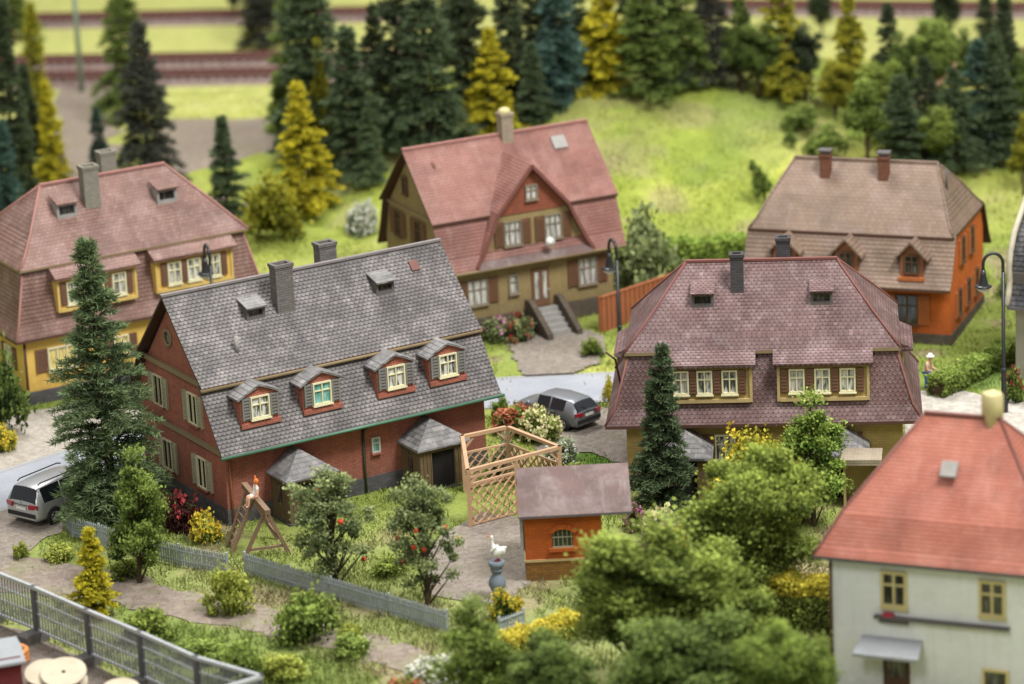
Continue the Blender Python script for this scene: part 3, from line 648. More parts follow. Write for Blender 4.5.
# ------------------------------------------------------------------ HOUSE: orange with tan roof
def orange_house():
    h = root('orange_house', (17.899, 173.367, 0), -20.6, 'orange brick house with plain tan brown roof and two brick chimneys', 'house')
    L, W = 5.03, 3.55
    pf = [(-W, -.6), (-W, 4.2), (-3.0, 5.3), (-.9, 7.2), (.9, 7.2), (3.0, 5.3), (W, 4.2), (W, -.6)]
    m = MB(); m.prism([(-W, -.6), (-W, 4.2), (-3.0, 5.3), (3.0, 5.3), (W, 4.2), (W, -.6)], -L, L); m.build('wall', M['w_orange'], h)
    m = MB(); m.box((0, 0, -.05), (2 * L + .1, 2 * W + .1, 1.2)); m.build('plinth', M['plinth_br'], h)
    ro = hip_roof(h, [(10.3, 6.5, 5.38), (9.7, 5.7, 5.8), (8.7, 3.6, 6.85), (7.19, 0, 8.23)], M['roof_tan'], 'upper_roof', fm=M['trim_d'], edges=M['roof_tan'])
    lo = [(-4.55, 3.08), (-4.1, 3.6), (-3.1, 5.42)]
    for k, pr in enumerate((lo, [(-y, z) for y, z in reversed(lo)])): profile_roof(h, pr, -5.25, 5.25, M['roof_tan'], 'lower_roof', .12, M['trim_d'])
    for x in (3.27, .0, -3.1):
        y0 = -4.12; w, zb, ze, za = 1.15, 3.4, 4.75, 5.4
        m = MB(); m.mesh([(x - w / 2, y0, zb), (x + w / 2, y0, zb), (x + w / 2, y0, ze), (x, y0, za - .1), (x - w / 2, y0, ze), (x - w / 2, -2.9, zb), (x + w / 2, -2.9, zb), (x + w / 2, -2.9, ze), (x, -2.9, za - .1), (x - w / 2, -2.9, ze)],
               [(0, 1, 2, 3, 4), (9, 8, 7, 6, 5), (0, 4, 9, 5), (1, 6, 7, 2), (2, 7, 8, 3), (3, 8, 9, 4)])
        d = m.build('dormer', M['w_brown'], h)
        m = MB()
        for s in (-1, 1): m.beam((x + s * .42, y0 + .35, (za + ze - .12) / 2 + .03), (x + s * .42, -2.8, (za + ze - .12) / 2 + .03), .01, .01)
        for s in (-1, 1):
            e = (x + s * .86, ze - .22)
            q = [(x, y0 - .3, za), (e[0], y0 - .3, e[1]), (e[0], -3.3, e[1]), (x, -3.0, za)]
            lowq = [(a, b, c - .12) for a, b, c in q]
            m.poly(q); m.poly(lowq); m.poly([q[0], q[1], lowq[1], lowq[0]]); m.poly([q[1], q[2], lowq[2], lowq[1]])
        m.build('dormer_roof', M['roof_tan'], d)
        m = MB(); m.box((x, y0 - .1, 3.5), (1.3, .3, .16)); m.build('dormer_base', M['sh_orange'], d)
        window(d, T(0, y0, 0), x, 4.2, .72, .95, M['frame_d'], M['pane_d'], deep=True, sill=False)
    F = T(0, -W, 0)
    for x in (-3.2, -.2, 2.85): window(h, F, x, 1.75, 1.15, 1.5, M['frame_d'], M['pane_d'], M['sh_orange'], .55)
    G = T(L, 0, 0) @ RZ(90)
    for y, z in ((-1.9, 1.75), (0, 1.75), (1.8, 1.75), (-1.1, 4.2), (.85, 4.2)):
        window(h, G, y, z, .75, 1.3, M['frame_d'], M['pane_d'], M['sh_orange'], .4)
    for x, y in ((-1.85, -.75), (1.1, -.75)):
        c = chimney(ro, x, y, 7.0, 8.55, .5, .48, M['chim_br'])
        m = MB(); m.box((x, y, 8.86), (.64, .6, .08)); m.box((x, y, 8.76), (.4, .4, .14)); m.build('chimney_cap', M['conc_d'], c)
    m = MB(); m.tube([(4.2, -.6, 7.0), (4.2, -.6, 8.1)], .06, 6); m.build('vent_pipe', M['conc_d'], ro)
orange_house()

# ------------------------------------------------------------------ HOUSE: white foreground
def white_house():
    h = root('white_house', (16.478, 126.695, 0), -22.8, 'white plaster house with bright red hipped roof in the right foreground', 'house')
    L, W = 4.15, 3.3
    m = MB(); m.box((0, 0, 2.6), (2 * L, 2 * W, 6.6)); m.build('wall', M['w_white'], h)
    ro = hip_roof(h, [(9.42, 7.56, 5.76), (8.95, 7.1, 6.08), (8.35, 6.45, 6.6), (7.7, 5.7, 7.2), (2.82, 0, 10.33)], M['roof_red'], 'roof', fm=M['conc_d'])
    F = T(0, -W, 0)
    window(h, F, -1.75, 4.55, 1.0, 1.4, M['frame_y'], M['pane_d'], sill=True, bar=.11); window(h, F, 1.95, 4.55, 1.0, 1.4, M['frame_y'], M['pane_d'], bar=.11)
    window(h, F, 2.05, 1.1, 1.0, 1.4, M['frame_y'], M['pane_d'], cols=1, rows=1, bar=.1); 
    m = MB(); m.box((.05, -W - .12, 3.45), (5.1, .26, .1)); m.box((-1.75, -W - .1, 3.3), (1.1, .2, .1)); ld = m.build('ledge', M['conc_d'], h)
    m = MB(); m.box((-1.95, -W - .16, 3.57), (.4, .2, .13)); m.build('flower_box', M['redp'], ld)
    m = MB(); m.mesh([(-3.0, -W, 2.62), (-.7, -W, 2.62), (-.6, -W - 1.0, 2.25), (-3.1, -W - 1.0, 2.25), (-3.0, -W, 2.5), (-.7, -W, 2.5), (-.6, -W - 1.0, 2.13), (-3.1, -W - 1.0, 2.13)], [(0, 1, 2, 3), (7, 6, 5, 4), (3, 2, 6, 7), (0, 3, 7, 4), (1, 5, 6, 2)]); m.build('canopy', M['hutroof'], h)
    m = MB(); m.box((-1.7, -W - .03, 1.0), (1.0, .1, 2.1)); d = m.build('door', M['trim_d'], h); m = MB(); m.box((-1.7, -W - .09, 1.5), (.7, .03, .8)); m.build('door_glass', M['pane_d'], d)
    G = T(-L, 0, 0) @ RZ(-90)
    for y in (-1.2, 1.2): window(h, G, y, 4.5, .9, 1.3, M['frame_y'], M['pane_d'])
    m = MB(); m.tube([(1.1, .1, 9.6), (1.1, .1, 11.2), (1.1, .1, 11.3)], [.42, .42, .36], 4); m.build('chimney', M['chim_y'], ro)
    m = MB(); m.box((0, 0, 0), (.6, .62, .14), T(-.06, -1.7, 8.8) @ RX(47)); m.build('roof_window', M['conc'], ro)
    m = MB(); m.tube([(-L - .02, -W - .06, 5.7), (-L - .02, -W - .06, 0)], .06, 6); m.build('downpipe', M['trim_d'], h)
white_house()

# ------------------------------------------------------------------ HOUSE: partial on the right edge
def grey_house():
    g = gp(1006, 307, 3.7); c, q = math.cos(R(-26)), math.sin(R(-26)); g = Vector((g.x - (c * -3.25 - q * -3.15), g.y - (q * -3.25 + c * -3.15), 0))
    h = root('grey_house', (g.x, g.y, 0), -26, 'grey house cut by right edge with dark slate roof and curved cream gable', 'house')
    L, W = 3.2, 2.6
    m = MB(); m.box((0, 0, 1.6), (2 * L - .4, 2 * W - .2, 4.4)); m.build('wall', M['w_grey'], h)
    half = [(-3.15, 3.7), (-2.75, 4.2), (-2.62, 4.8), (-2.72, 5.4), (-2.5, 6.1), (-1.9, 6.9), (0, 8.2)]
    prof = half + [(-y, z) for y, z in half[-2::-1]]
    ro = profile_roof(h, prof, -L, L, M['roof_dark'], 'roof', .14, M['conc_d'])
    m = MB(); m.prism([(y * .96, z - .1) for y, z in prof], -L + .05, L - .05); m.build('gable_wall', M['w_grey'], h)
    for s in (-1, 1):
        m = MB(); m.tube([(s * L, y * 1.03, z + .1) for y, z in prof], .14, 8); m.build('curved_gable', M['curve'], h)
    window(h, T(0, -W + .1, 0), -1.2, 1.8, .8, 1.3, M['frame_w'], M['pane_d']); window(h, T(0, -W + .1, 0), 1.2, 1.8, .8, 1.3, M['frame_w'], M['pane_d'])
grey_house()

# ------------------------------------------------------------------ garden shed
def shed():
    a = gp(527, 581); b = gp(603.5, 577)
    ang = math.degrees(math.atan2(b.y - a.y, b.x - a.x)); w = (b - a).length
    h = root('garden_shed', (a.x, a.y, 0), ang, 'small orange brick shed with brown felt roof beside the lattice pergola', 'shed')
    D = 3.4; H = 3.05
    m = MB(); m.prism([(0, .55), (0, H), (D / 2, H + 1.1), (D, H), (D, .55)], 0, w); m.build('wall', M['w_orange'], h)
    m = MB(); m.box((w / 2, D / 2, .2), (w + .04, D + .04, 1.3)); m.build('plinth', M['plinth_or'], h)
    m = MB(); m.box((w / 2, D / 2, .86), (w + .12, D + .12, .1)); m.build('base_trim', M['trim_o'], h)
    profile_roof(h, [(-.4, H - .12), (D / 2, H + 1.27), (D + .4, H - .12)], -.22, w + 1.25, M['roof_shed'], 'roof', .1, M['conc_d'])
    x = w * .49; f = MB(); 
    q = MB(); q.box((x, -.05, 1.32), (1.15, .2, .14)); q.build('window_sill', M['w_orange'], h)
    n = 8
    arc = [(x + .5 * math.cos(math.pi * k / n), 2.05 + .26 * math.sin(math.pi * k / n)) for k in range(n + 1)]
    for p, q in zip(arc, arc[1:]): f.beam((p[0], -.04, p[1]), (q[0], -.06, q[1]), .2, .2)
    fo = f.build('window', M['w_orange'], h)
    f = MB(); f.poly([(x - .42, -.015, 1.4), (x + .42, -.015, 1.4), (x + .42, -.015, 2.05)] + [(x + .42 * math.cos(math.pi * k / n), -.015, 2.05 + .2 * math.sin(math.pi * k / n)) for k in range(1, n)] + [(x - .42, -.015, 2.05)])
    f.build('pane', M['dark_green'], fo)
    f = MB()
    for k in range(5): f.box((x - .36 + k * .18, -.03, 1.78), (.025, .03, .8))
    f.box((x, -.032, 1.42), (.86, .06, .06)); f.box((x, -.034, 1.85), (.84, .03, .04)); f.build('bars', M['sh_olive'], fo)
    m = MB(); m.box((-.05, 1.7, 1.6), (.1, .9, 1.9)); m.build('door', M['wood_v'], h)
    m = MB(); m.box((.12 - .25, -.1, 1.8), (.12, .12, 2.3)); m.build('corner_post', M['conc'], h)
shed()

def shelter():
    g = gp(862, 508); h = root('garden_shelter', (g.x, g.y, 0), -8, 'small beige flat roofed shelter beside the right porch of the ochre house', 'shelter')
    m = MB(); m.box((-.72, .6, 1.0), (.1, 1.3, 2.2)); m.box((.72, .6, 1.0), (.1, 1.3, 2.2)); m.box((0, 1.2, 1.0), (1.34, .1, 2.2)); m.build('wall', M['trim_o'], h)
    m = MB(); m.box((0, .55, 2.18), (1.75, 1.6, .14)); m.box((0, -.22, 2.06), (1.75, .06, .12)); m.build('roof', M['chim_t'], h)
shelter()
# ------------------------------------------------------------------ pergola with lattice
def lattice(mb, a, b, z0, z1, sp=.3, w=.06):
    """diagonal slats between two ground points a,b"""
    a, b = Vector(a), Vector(b); L = (b - a).length; d = (b - a).normalized(); H = z1 - z0
    nrm = Vector((d.y, -d.x, 0))
    def clip(c, sg):   # line x = c + sg*z
        pts = []
        for zz in (0, H):
            x = c + sg * zz
            if -1e-6 <= x <= L + 1e-6: pts.append((x, zz))
        for x in (0, L):
            zz = (x - c) / sg
            if 0 < zz < H: pts.append((x, zz))
        return pts[:2] if len(pts) >= 2 else None
    k = -H
    while k < L:
        for sg, off in ((1, .02), (-1, -.02)):
            c = k if sg > 0 else k + H
            q = clip(c, sg)
            if q and (Vector(q[0]) - Vector(q[1])).length > .08:
                P = [a + d * x + Vector((0, 0, z0 + zz)) + nrm * off for x, zz in q]
                mb.beam(P[0], P[1], .03, w, None, nrm)
        k += sp
def pergola():
    A, B, C, D = [gp(x, y, 2.5) for x, y in ((462.4, 437.2), (507.2, 427.6), (559.1, 447.8), (467.7, 471.5))]
    o = Vector((D.x, D.y, 0)); h = root('lattice_pergola', o, 0, 'light wooden pergola with lattice panels between red house porch and orange shed', 'pergola')
    A, B, C, D = [Vector((p.x, p.y, 0)) - o for p in (A, B, C, D)]
    for p in (A, B, C, D, D + (C - D) * .52):
        m = MB(); m.box((p.x, p.y, 1.2), (.17, .17, 2.5)); m.build('post', M['wood_l'], h)
    for p, q in ((A, B), (B, C), (D, C), (A, D)):
        m = MB(); e = (q - p).normalized() * .09; m.beam(p - e + Vector((0, 0, 2.52)), q + e + Vector((0, 0, 2.52)), .17, .15)
        for s, t_, in ((p, (q - p).normalized()), (q, (p - q).normalized())): m.beam(s + t_ * .08 + Vector((0, 0, 1.95)), s + t_ * .55 + Vector((0, 0, 2.42)), .08, .08)
        m.build('beam', M['wood_l'], h)
    mid = D + (C - D) * .52
    for p, q, z0, z1 in ((A, B, .15, 1.75), (B, C, .15, 1.75), (D, mid, .1, 1.9), (D, mid, 1.98, 2.2)):
        m = MB()
        if z1 - z0 > .5: lattice(m, p, q, z0, z1, .45, .12)
        m.beam(p + Vector((0, 0, z1)), q + Vector((0, 0, z1)), .09, .09); 
        if z1 - z0 > .5: m.beam(p + Vector((0, 0, z0)), q + Vector((0, 0, z0)), .09, .09)
        m.build('lattice_panel', M['wood_l'], h)
pergola()

# ------------------------------------------------------------------ climbing frame + child
def climbing_frame():
    p0 = gp(246, 487, 2.35); p1 = gp(265.8, 510.4, 2.1)
    f = [gp(228, 546), gp(231.4, 553.5), gp(243.9, 560), gp(289.2, 553.6)]
    o = (f[0] + f[3]) / 2; o.z = 0
    h = root('climbing_frame', o, 0, 'weathered wooden climbing frame with ladder in front of red house', 'climbing frame')
    p0 -= o; p1 -= o; f = [q - o for q in f]
    m = MB(); e = (p1 - p0).normalized() * .25; m.beam(p0 - e, p1 + e, .24, .24); m.build('top_beam', M['wood_d'], h)
    lt = p0 + (p1 - p0) * .05; lt2 = p0 + (p1 - p0) * .42
    m = MB(); m.beam(f[0], lt, .14, .14); m.beam(f[1], lt2, .14, .14)
    for k in range(1, 8): t = k / 8.5; m.beam(f[0].lerp(lt, t), f[1].lerp(lt2, t), .07, .06)
    m.build('ladder', M['wood_d'], h)
    for q in (f[2], f[3]): m = MB(); m.beam(q, p1, .15, .15); m.build('leg', M['wood_d'], h)
    back = f[0] + (f[3] - f[2]) + Vector((.2, .1, 0)); m = MB(); m.beam(back, p0, .15, .15); m.build('leg', M['wood_d'], h)
    m = MB(); m.beam(f[2].lerp(p1, .2), f[3].lerp(p1, .2), .1, .1); m.build('crossbar', M['wood_d'], h)
    m = MB(); m.beam(back.lerp(p0, .3), f[3].lerp(p1, .3), .09, .1); m.build('crossbar', M['wood_d'], h)
    return p0 + o, p1 + o
CF0, CF1 = climbing_frame()

def skin_obj(name, pts, edges, rad, mat, parent=None, sub=2, rt=0):
    me = bpy.data.meshes.new(name); me.from_pydata([tuple(p) for p in pts], edges, []); 
    o = bpy.data.objects.new(name, me); COL.objects.link(o); o.parent = parent
    md = o.modifiers.new('skin', 'SKIN'); md.use_smooth_shade = True
    for i, v in enumerate(me.skin_vertices[0].data): 
        r = rad[i]; v.radius = r if isinstance(r, tuple) else (r, r); v.use_root = (i == rt)
    sb = o.modifiers.new('sub', 'SUBSURF'); sb.levels = sub; sb.render_levels = sub
    me.materials.append(mat); return o
def hand_chain(P, E, Rr, w, d, side, s):
    """five short finger chains from wrist index w along direction d"""
    W = Vector(P[w]); d = Vector(d).normalized(); sd = d.cross(Vector((0, 0, 1))); sd = sd.normalized() if sd.length > .1 else Vector((1, 0, 0))
    P.append(W + d * .06 * s); E.append((w, len(P) - 1)); Rr.append(.034 * s); pm = len(P) - 1
    for k, (o, l) in enumerate(((-.033, .07), (-.011, .085), (.011, .08), (.033, .062))):
        P.append(W + d * .085 * s + sd * o * s); E.append((pm, len(P) - 1)); Rr.append(.011 * s)
        P.append(W + d * (.085 + l) * s + sd * o * 1.1 * s + Vector((0, 0, -.015 * s))); E.append((len(P) - 2, len(P) - 1)); Rr.append(.008 * s)
    P.append(W + d * .06 * s + sd * .06 * side * s); E.append((w, len(P) - 1)); Rr.append(.011 * s)
def child():
    c = CF0.lerp(CF1, .55) + Vector((0, 0, .12))
    ax = (CF1 - CF0); ax.z = 0; ax.normalize(); face = Vector((ax.y, -ax.x, 0))   # looks across the beam towards the viewer's side
    h = root('person', c, math.degrees(math.atan2(face.x, -face.y)), 'child with orange hair in white clothes sitting on the climbing frame beam', 'person'); s = .78
    # local: faces -y, seat at origin
    P = [(0, 0, .1), (0, .02, .3), (0, .02, .48), (0, 0, .57), (0, -.01, .66), (0, -.01, .78)]; E = [(0, 1), (1, 2), (2, 3), (3, 4), (4, 5)]; Rr = [.13, .115, .13, .05, .1, .085]
    for sx in (-1, 1):
        b = len(P); P += [(sx * .15, .01, .49), (sx * .22, -.06, .3), (sx * .2, -.18, .14)]; E += [(2, b), (b, b + 1), (b + 1, b + 2)]; Rr += [.05, .042, .032]
        hand_chain(P, E, Rr, b + 2, (0, -.4, -.9), -sx, s)
        b = len(P); P += [(sx * .09, -.05, .07), (sx * .11, -.38, .06), (sx * .11, -.42, -.3), (sx * .11, -.54, -.35)]; E += [(0, b), (b, b + 1), (b + 1, b + 2), (b + 2, b + 3)]; Rr += [.085, .065, .042, .035]
    skin_obj('body', [Vector(p) for p in P], E, Rr, M['skin'], h)
    skin_obj('clothes', [Vector((0, 0, .04)), Vector((0, .02, .3)), Vector((0, .02, .5)), Vector((-.15, .01, .48)), Vector((.15, .01, .48)), Vector((-.2, -.04, .36)), Vector((.2, -.04, .36)), Vector((-.1, -.3, .07)), Vector((.1, -.3, .07))],
             [(0, 1), (1, 2), (2, 3), (2, 4), (3, 5), (4, 6), (0, 7), (0, 8)], [.16, .135, .14, .07, .07, .06, .06, .085, .085], M['whitecloth'], h)
    m = MB(); m.lathe([(.02, .81), (.07, .8), (.105, .74), (.112, .67), (.09, .6)], 14, T(0, .025, .01)); m.lathe([(.05, .68), (.045, .84), (.02, .9)], 8, T(-.07, .06, 0) @ RY(-10)); m.build('hair', M['orangehair'], h)
    m = MB()
    for sx in (-1, 1): m.lathe([(.004, -.012), (.014, 0), (.004, .012)], 8, T(sx * .035, -.1, .69) @ RX(90))
    m.lathe([(.012, 0), (.01, .02), (.003, .03)], 8, T(0, -.1, .65) @ RX(60)); m.box((0, -.098, .615), (.045, .01, .01)); m.build('face', M['trim_d'], h)
child()
def gardener():
    g = gp(927, 390); h = root('person', (g.x, g.y, 0), 60, 'gardener in white sun hat and blue trousers standing behind the ochre house', 'person')
    s = 1.0
    P = [(0, 0, .92), (0, -.03, 1.15), (0, -.1, 1.38), (0, -.14, 1.47), (0, -.17, 1.56), (0, -.19, 1.7)]; E = [(0, 1), (1, 2), (2, 3), (3, 4), (4, 5)]; Rr = [.15, .14, .16, .06, .1, .09]
    for sx in (-1, 1):
        b = len(P); P += [(sx * .2, -.1, 1.38), (sx * .25, -.14, 1.1), (sx * .2, -.38, 1.0)]; E += [(2, b), (b, b + 1), (b + 1, b + 2)]; Rr += [.06, .05, .038]
        hand_chain(P, E, Rr, b + 2, (0, -1, -.2), -sx, 1)
        b = len(P); P += [(sx * .1, 0, .85), (sx * .12, -.04, .48), (sx * .12, .02, .08), (sx * .13, -.16, .04)]; E += [(0, b), (b, b + 1), (b + 1, b + 2), (b + 2, b + 3)]; Rr += [.1, .07, .05, .045]
    skin_obj('body', [Vector(p) for p in P], E, Rr, M['skin'], h)
    skin_obj('trousers', [Vector(p) for p in ((0, 0, .95), (-.1, 0, .85), (.1, 0, .85), (-.12, -.04, .48), (.12, -.04, .48), (-.12, .02, .1), (.12, .02, .1))], [(0, 1), (0, 2), (1, 3), (2, 4), (3, 5), (4, 6)], [.17, .12, .12, .09, .09, .075, .075], M['bluecloth'], h)
    skin_obj('shirt', [Vector(p) for p in ((0, 0, .98), (0, -.03, 1.15), (0, -.1, 1.38), (-.2, -.1, 1.38), (.2, -.1, 1.38), (-.23, -.12, 1.22), (.23, -.12, 1.22))], [(0, 1), (1, 2), (2, 3), (2, 4), (3, 5), (4, 6)], [.165, .16, .175, .075, .075, .07, .07], m_paint('pale_pink_shirt', (222, 186, 160), .1), h)
    m = MB(); m.lathe([(.2, 0), (.2, .02), (.115, .04), (.1, .13), (.03, .16)], 16, T(0, -.19, 1.68)); m.build('hat', M['whitecloth'], h)
    m = MB()
    for sx in (-1, 1): m.lathe([(.004, -.012), (.014, 0), (.004, .012)], 8, T(sx * .035, -.285, 1.63) @ RX(90))
    m.lathe([(.014, 0), (.012, .03), (.003, .04)], 8, T(0, -.28, 1.6) @ RX(60)); m.box((0, -.278, 1.55), (.05, .01, .01)); m.build('face', M['trim_d'], h)
    r = root('garden_rake', (g.x + .25, g.y - .3, 0), 60, 'long handled rake held by the gardener in white hat', 'rake')
    m = MB(); m.tube([(0, -.1, 1.25), (0, -.9, .05)], .016, 6); m.build('handle', M['wood_l'], r)
    m = MB(); m.box((0, -.92, .06), (.4, .03, .03)); 
    for k in range(9): m.box((-.18 + k * .045, -.93, .02), (.012, .012, .07))
    m.build('rake_head', M['metal_d'], r)
gardener()

# ------------------------------------------------------------------ goose on pedestal
def goose():
    g = gp(498, 597)
    p = tag(None or MBped(g), 'blue grey turned stone pedestal carrying the white goose', 'pedestal')
    h = root('goose', (g.x, g.y, 1.58), -10, 'white goose figure with raised neck standing on blue grey pedestal', 'goose')
    P = [(.06, 0, .4), (.18, 0, .34), (.32, 0, .36), (.4, 0, .44), (-.06, 0, .52), (-.13, 0, .7), (-.14, 0, .88), (-.12, 0, 1.02), (-.2, 0, 1.03)]
    E = [(0, 1), (1, 2), (2, 3), (0, 4), (4, 5), (5, 6), (6, 7), (7, 8)]
    skin_obj('body', [Vector(q) for q in P], E, [.19, .2, .11, .03, .15, .075, .062, .085, .05], M['goose'], h)
    m = MB(); m.tube([(-.23, 0, 1.03), (-.33, 0, 1.01), (-.37, 0, 1.0)], [.04, .03, .01], 8); m.build('beak', M['beak'], h)
    for s in (-1, 1):
        m = MB(); m.lathe([(.02, -.26), (.1, -.15), (.13, .0), (.09, .2), (.01, .34)], 10, T(.14, s * .17, .38) @ RY(62) @ Matrix.Diagonal((1, .35, 1, 1))); m.build('wing', M['goose'], h)
        m = MB(); m.tube([(.1, s * .08, .2), (.1, s * .08, .0)], .03, 6); m.box((.05, s * .08, .012), (.2, .1, .024)); m.build('leg', M['redp'], h)
def MBped(g):
    m = MB(); m.lathe([(.34, 0), (.34, .1), (.26, .14), (.22, .22), (.34, .5), (.36, .62), (.3, .82), (.2, .98), (.17, 1.08), (.25, 1.14), (.25, 1.22), (.2, 1.26), (.3, 1.36), (.32, 1.42), (.32, 1.56), (.26, 1.57)], 18)
    o = m.build('pedestal', M['pedestal']); o.location = (g.x, g.y, 0); return o
goose()

# ------------------------------------------------------------------ street lamps
def make_lamp(name, loc, rz, hgt, label):
    h = root(name, loc, rz, label, 'street lamp', 'black gooseneck street lamps')
    m = MB(); m.lathe([(.2, -.1), (.2, .5), (.13, .6), (.11, 2.0), (.085, 2.05), (.08, hgt - .9)], 12)
    m.tube([(0, 0, hgt - .95), (0, 0, hgt - .5)] + [(-.45 + .45 * math.cos(a), 0, hgt - .5 + .5 * math.sin(a)) for a in [math.pi * k / 10 for k in range(1, 11)]] + [(-.9, 0, hgt - .75)], .075, 10)
    m.lathe([(.13, 2.0), (.13, 2.12)], 12)
    m.build('post', M['lampblack'], h)
    m = MB(); m.lathe([(.1, hgt - .75), (.13, hgt - 1.0), (.22, hgt - 1.45), (.24, hgt - 1.5)], 14, T(-.9, 0, 0)); m.lathe([(.4, hgt - 1.56), (.36, hgt - 1.5), (.22, hgt - 1.46)], 16, T(-.9, 0, 0)); m.build('lamp_shade', M['lampblack'], h)
    m = MB(); m.lathe([(.33, hgt - 1.56), (.3, hgt - 1.68), (.16, hgt - 1.78), (.02, hgt - 1.8)], 14, T(-.9, 0, 0)); m.build('lamp_glass', M['lampglass'], h)
g = gp(1004, 412); make_lamp('street_lamp', (g.x, g.y, 0), 0, 7.6, 'black gooseneck street lamp beside the gravel path, right of orange house')
g = gp(621, 367); make_lamp('street_lamp', (g.x, g.y, 0), -68, 6.3, 'black gooseneck street lamp in front of orange plank fence')
g = gp(219, 386); make_lamp('street_lamp', (g.x, g.y, 0), -70, 7.0, 'black gooseneck street lamp behind the grey roofed red house')

# ------------------------------------------------------------------ cars
def make_car(loc, rz, st, wheels, paint, label, plate=True, rails=False):
    """st: stations (x, halfwidth, zbottom, zbelt, ztop, roof halfwidth, kind of the bay that follows); the nose is at +x"""
    h = root('parked_car', loc, rz, label, 'car')
    rings = []
    for x, w, zb, zm, zt2, wr, k in st:
        rings.append([(x, 0, zb), (x, w * .86, zb), (x, w * .97, zb + .12), (x, w, zb + (zm - zb) * .55), (x, w * .97, zm), (x, wr, zt2 - .05), (x, wr * .8, zt2), (x, 0, zt2 + .03)])
    body = MB(); glass = MB()
    n = 8
    def add(mb, i, j, s): 
        q = [rings[i][j], rings[i + 1][j], rings[i + 1][j + 1], rings[i][j + 1]]
        mb.poly([(a, b * s, c) for a, b, c in q], None, True)
    for i in range(len(st) - 1):
        k = st[i][6]
        for j in range(n - 1):
            for s in (-1, 1):
                isg = (k == 'side' and j == 4) or (k in ('screen',) and j >= 5)
                add(glass if isg else body, i, j, s)
    for i in (0, -1):
        for s in (-1, 1): body.poly([(a, b * s, c) for a, b, c in rings[i]])
    # weld body for smooth shading
    import bmesh
    bo = body.build('body', paint, h); bm = bmesh.new(); bm.from_mesh(bo.data); bmesh.ops.remove_doubles(bm, verts=bm.verts, dist=.002); bmesh.ops.recalc_face_normals(bm, faces=bm.faces); bm.to_mesh(bo.data); bm.free()
    glass.build('window', M['carglass'], h)
    W = max(s[1] for s in st)
    for x, r in wheels:
        for s in (-1, 1):
            m = MB(); m.lathe([(r + .07, 0), (r + .07, .03)], 20, T(x, s * (W - .01), r) @ RX(-90 * s)); m.build('wheel_arch', M['bumper'], h)  # flat dark disc in place of a shaded wheel well
            m = MB(); m.lathe([(r - .04, -.16), (r, -.12), (r, .03), (r - .05, .06)], 20, T(x, s * (W - .0), r) @ RX(-90 * s)); wv = m.build('wheel', M['tyre'], h)
            m = MB(); m.lathe([(r * .66, 0), (r * .64, .03), (r * .5, .0), (.05, .03), (.02, .04)], 20, T(x, s * (W + .045), r) @ RX(-90 * s))
            for q in range(5): a = q * 2 * math.pi / 5; m.beam((x, s * (W + .08), r), (x + math.cos(a) * r * .62, s * (W + .075), r + math.sin(a) * r * .62), .07, .03)
            m.build('rim', M['rim'], wv)
    x0, w0, zb0, zm0 = st[0][0], st[0][1], st[0][2], st[0][3]
    for s in (-1, 1):
        m = MB(); m.box((0, 0, 0), (.16, .42, .17), T(x0 + .05, s * (w0 - .14), zm0 + .03) @ RZ(-s * 18)); m.build('tail_light', M['taill'], h)
        m = MB(); m.lathe([(.02, -.1), (.1, -.06), (.1, .06), (.02, .1)], 10, T(.85, s * (W + .08), 1.0)); m.build('wing_mirror', paint, h)
        m = MB(); m.box((st[-1][0] - .12, s * .6, .68), (.2, .34, .14)); m.build('headlight', M['rim'], h)
    m = MB(); m.box((x0 - .01, 0, zb0 + .16), (.05, 1.5, .16)); m.build('bumper', M['bumper'], h)
    for s in (-1, 1):
        for x in (-.78, .34, 1.12): m = MB(); m.box((x, s * (W - .012), .66), (.018, .03, .5)); m.build('door_seam', M['bumper'], h)
        for x in (-.62, .46): m = MB(); m.box((x, s * (W + .0), .84), (.18, .05, .035)); m.build('door_handle', paint, h)
    m = MB(); m.beam((x0 + .02, .0, zm0 + .1), (x0 + .16, .3, zm0 + .4), .025, .02); m.build('wiper', M['bumper'], h)
    m = MB(); m.box((x0 - .012, 0, zb0 + .56), (.03, 1.2, .02)); m.build('tailgate_seam', M['bumper'], h)
    if plate: m = MB(); m.box((x0 - .035, 0, zb0 + .42), (.03, .52, .12)); m.build('number_plate', M['plate'], h)
    if rails:
        for s in (-1, 1): m = MB(); m.tube([(-1.75, s * .56, 1.68), (-1.6, s * .57, 1.74), (.5, s * .57, 1.74), (.68, s * .56, 1.68)], .028, 6); m.build('roof_rail', M['bumper'], h)
    return h
vanst = [(-2.2, .78, .36, .86, .88, .72, ''), (-2.14, .86, .3, .98, 1.04, .72, 'screen'), (-1.9, .89, .27, 1.0, 1.56, .64, ''), (-1.78, .9, .27, 1.0, 1.61, .64, 'side'), (-.75, .9, .27, .98, 1.65, .66, ''),
         (-.68, .9, .27, .98, 1.65, .66, 'side'), (.3, .9, .27, .96, 1.64, .65, ''), (.38, .9, .27, .96, 1.63, .65, 'side'), (.85, .9, .27, .96, 1.56, .62, 'screen'), (1.5, .89, .28, .94, 1.02, .72, ''), (2.0, .84, .3, .82, .88, .68, ''), (2.2, .7, .36, .6, .66, .56, '')]
CARV = gp(62, 510)
make_car((CARV.x, CARV.y, 0), 52, vanst, [(-1.32, .33), (1.38, .33)], M['van'], 'silver people carrier with roof rails parked at the left edge', rails=True).scale = (1.1, 1.1, 1.1)
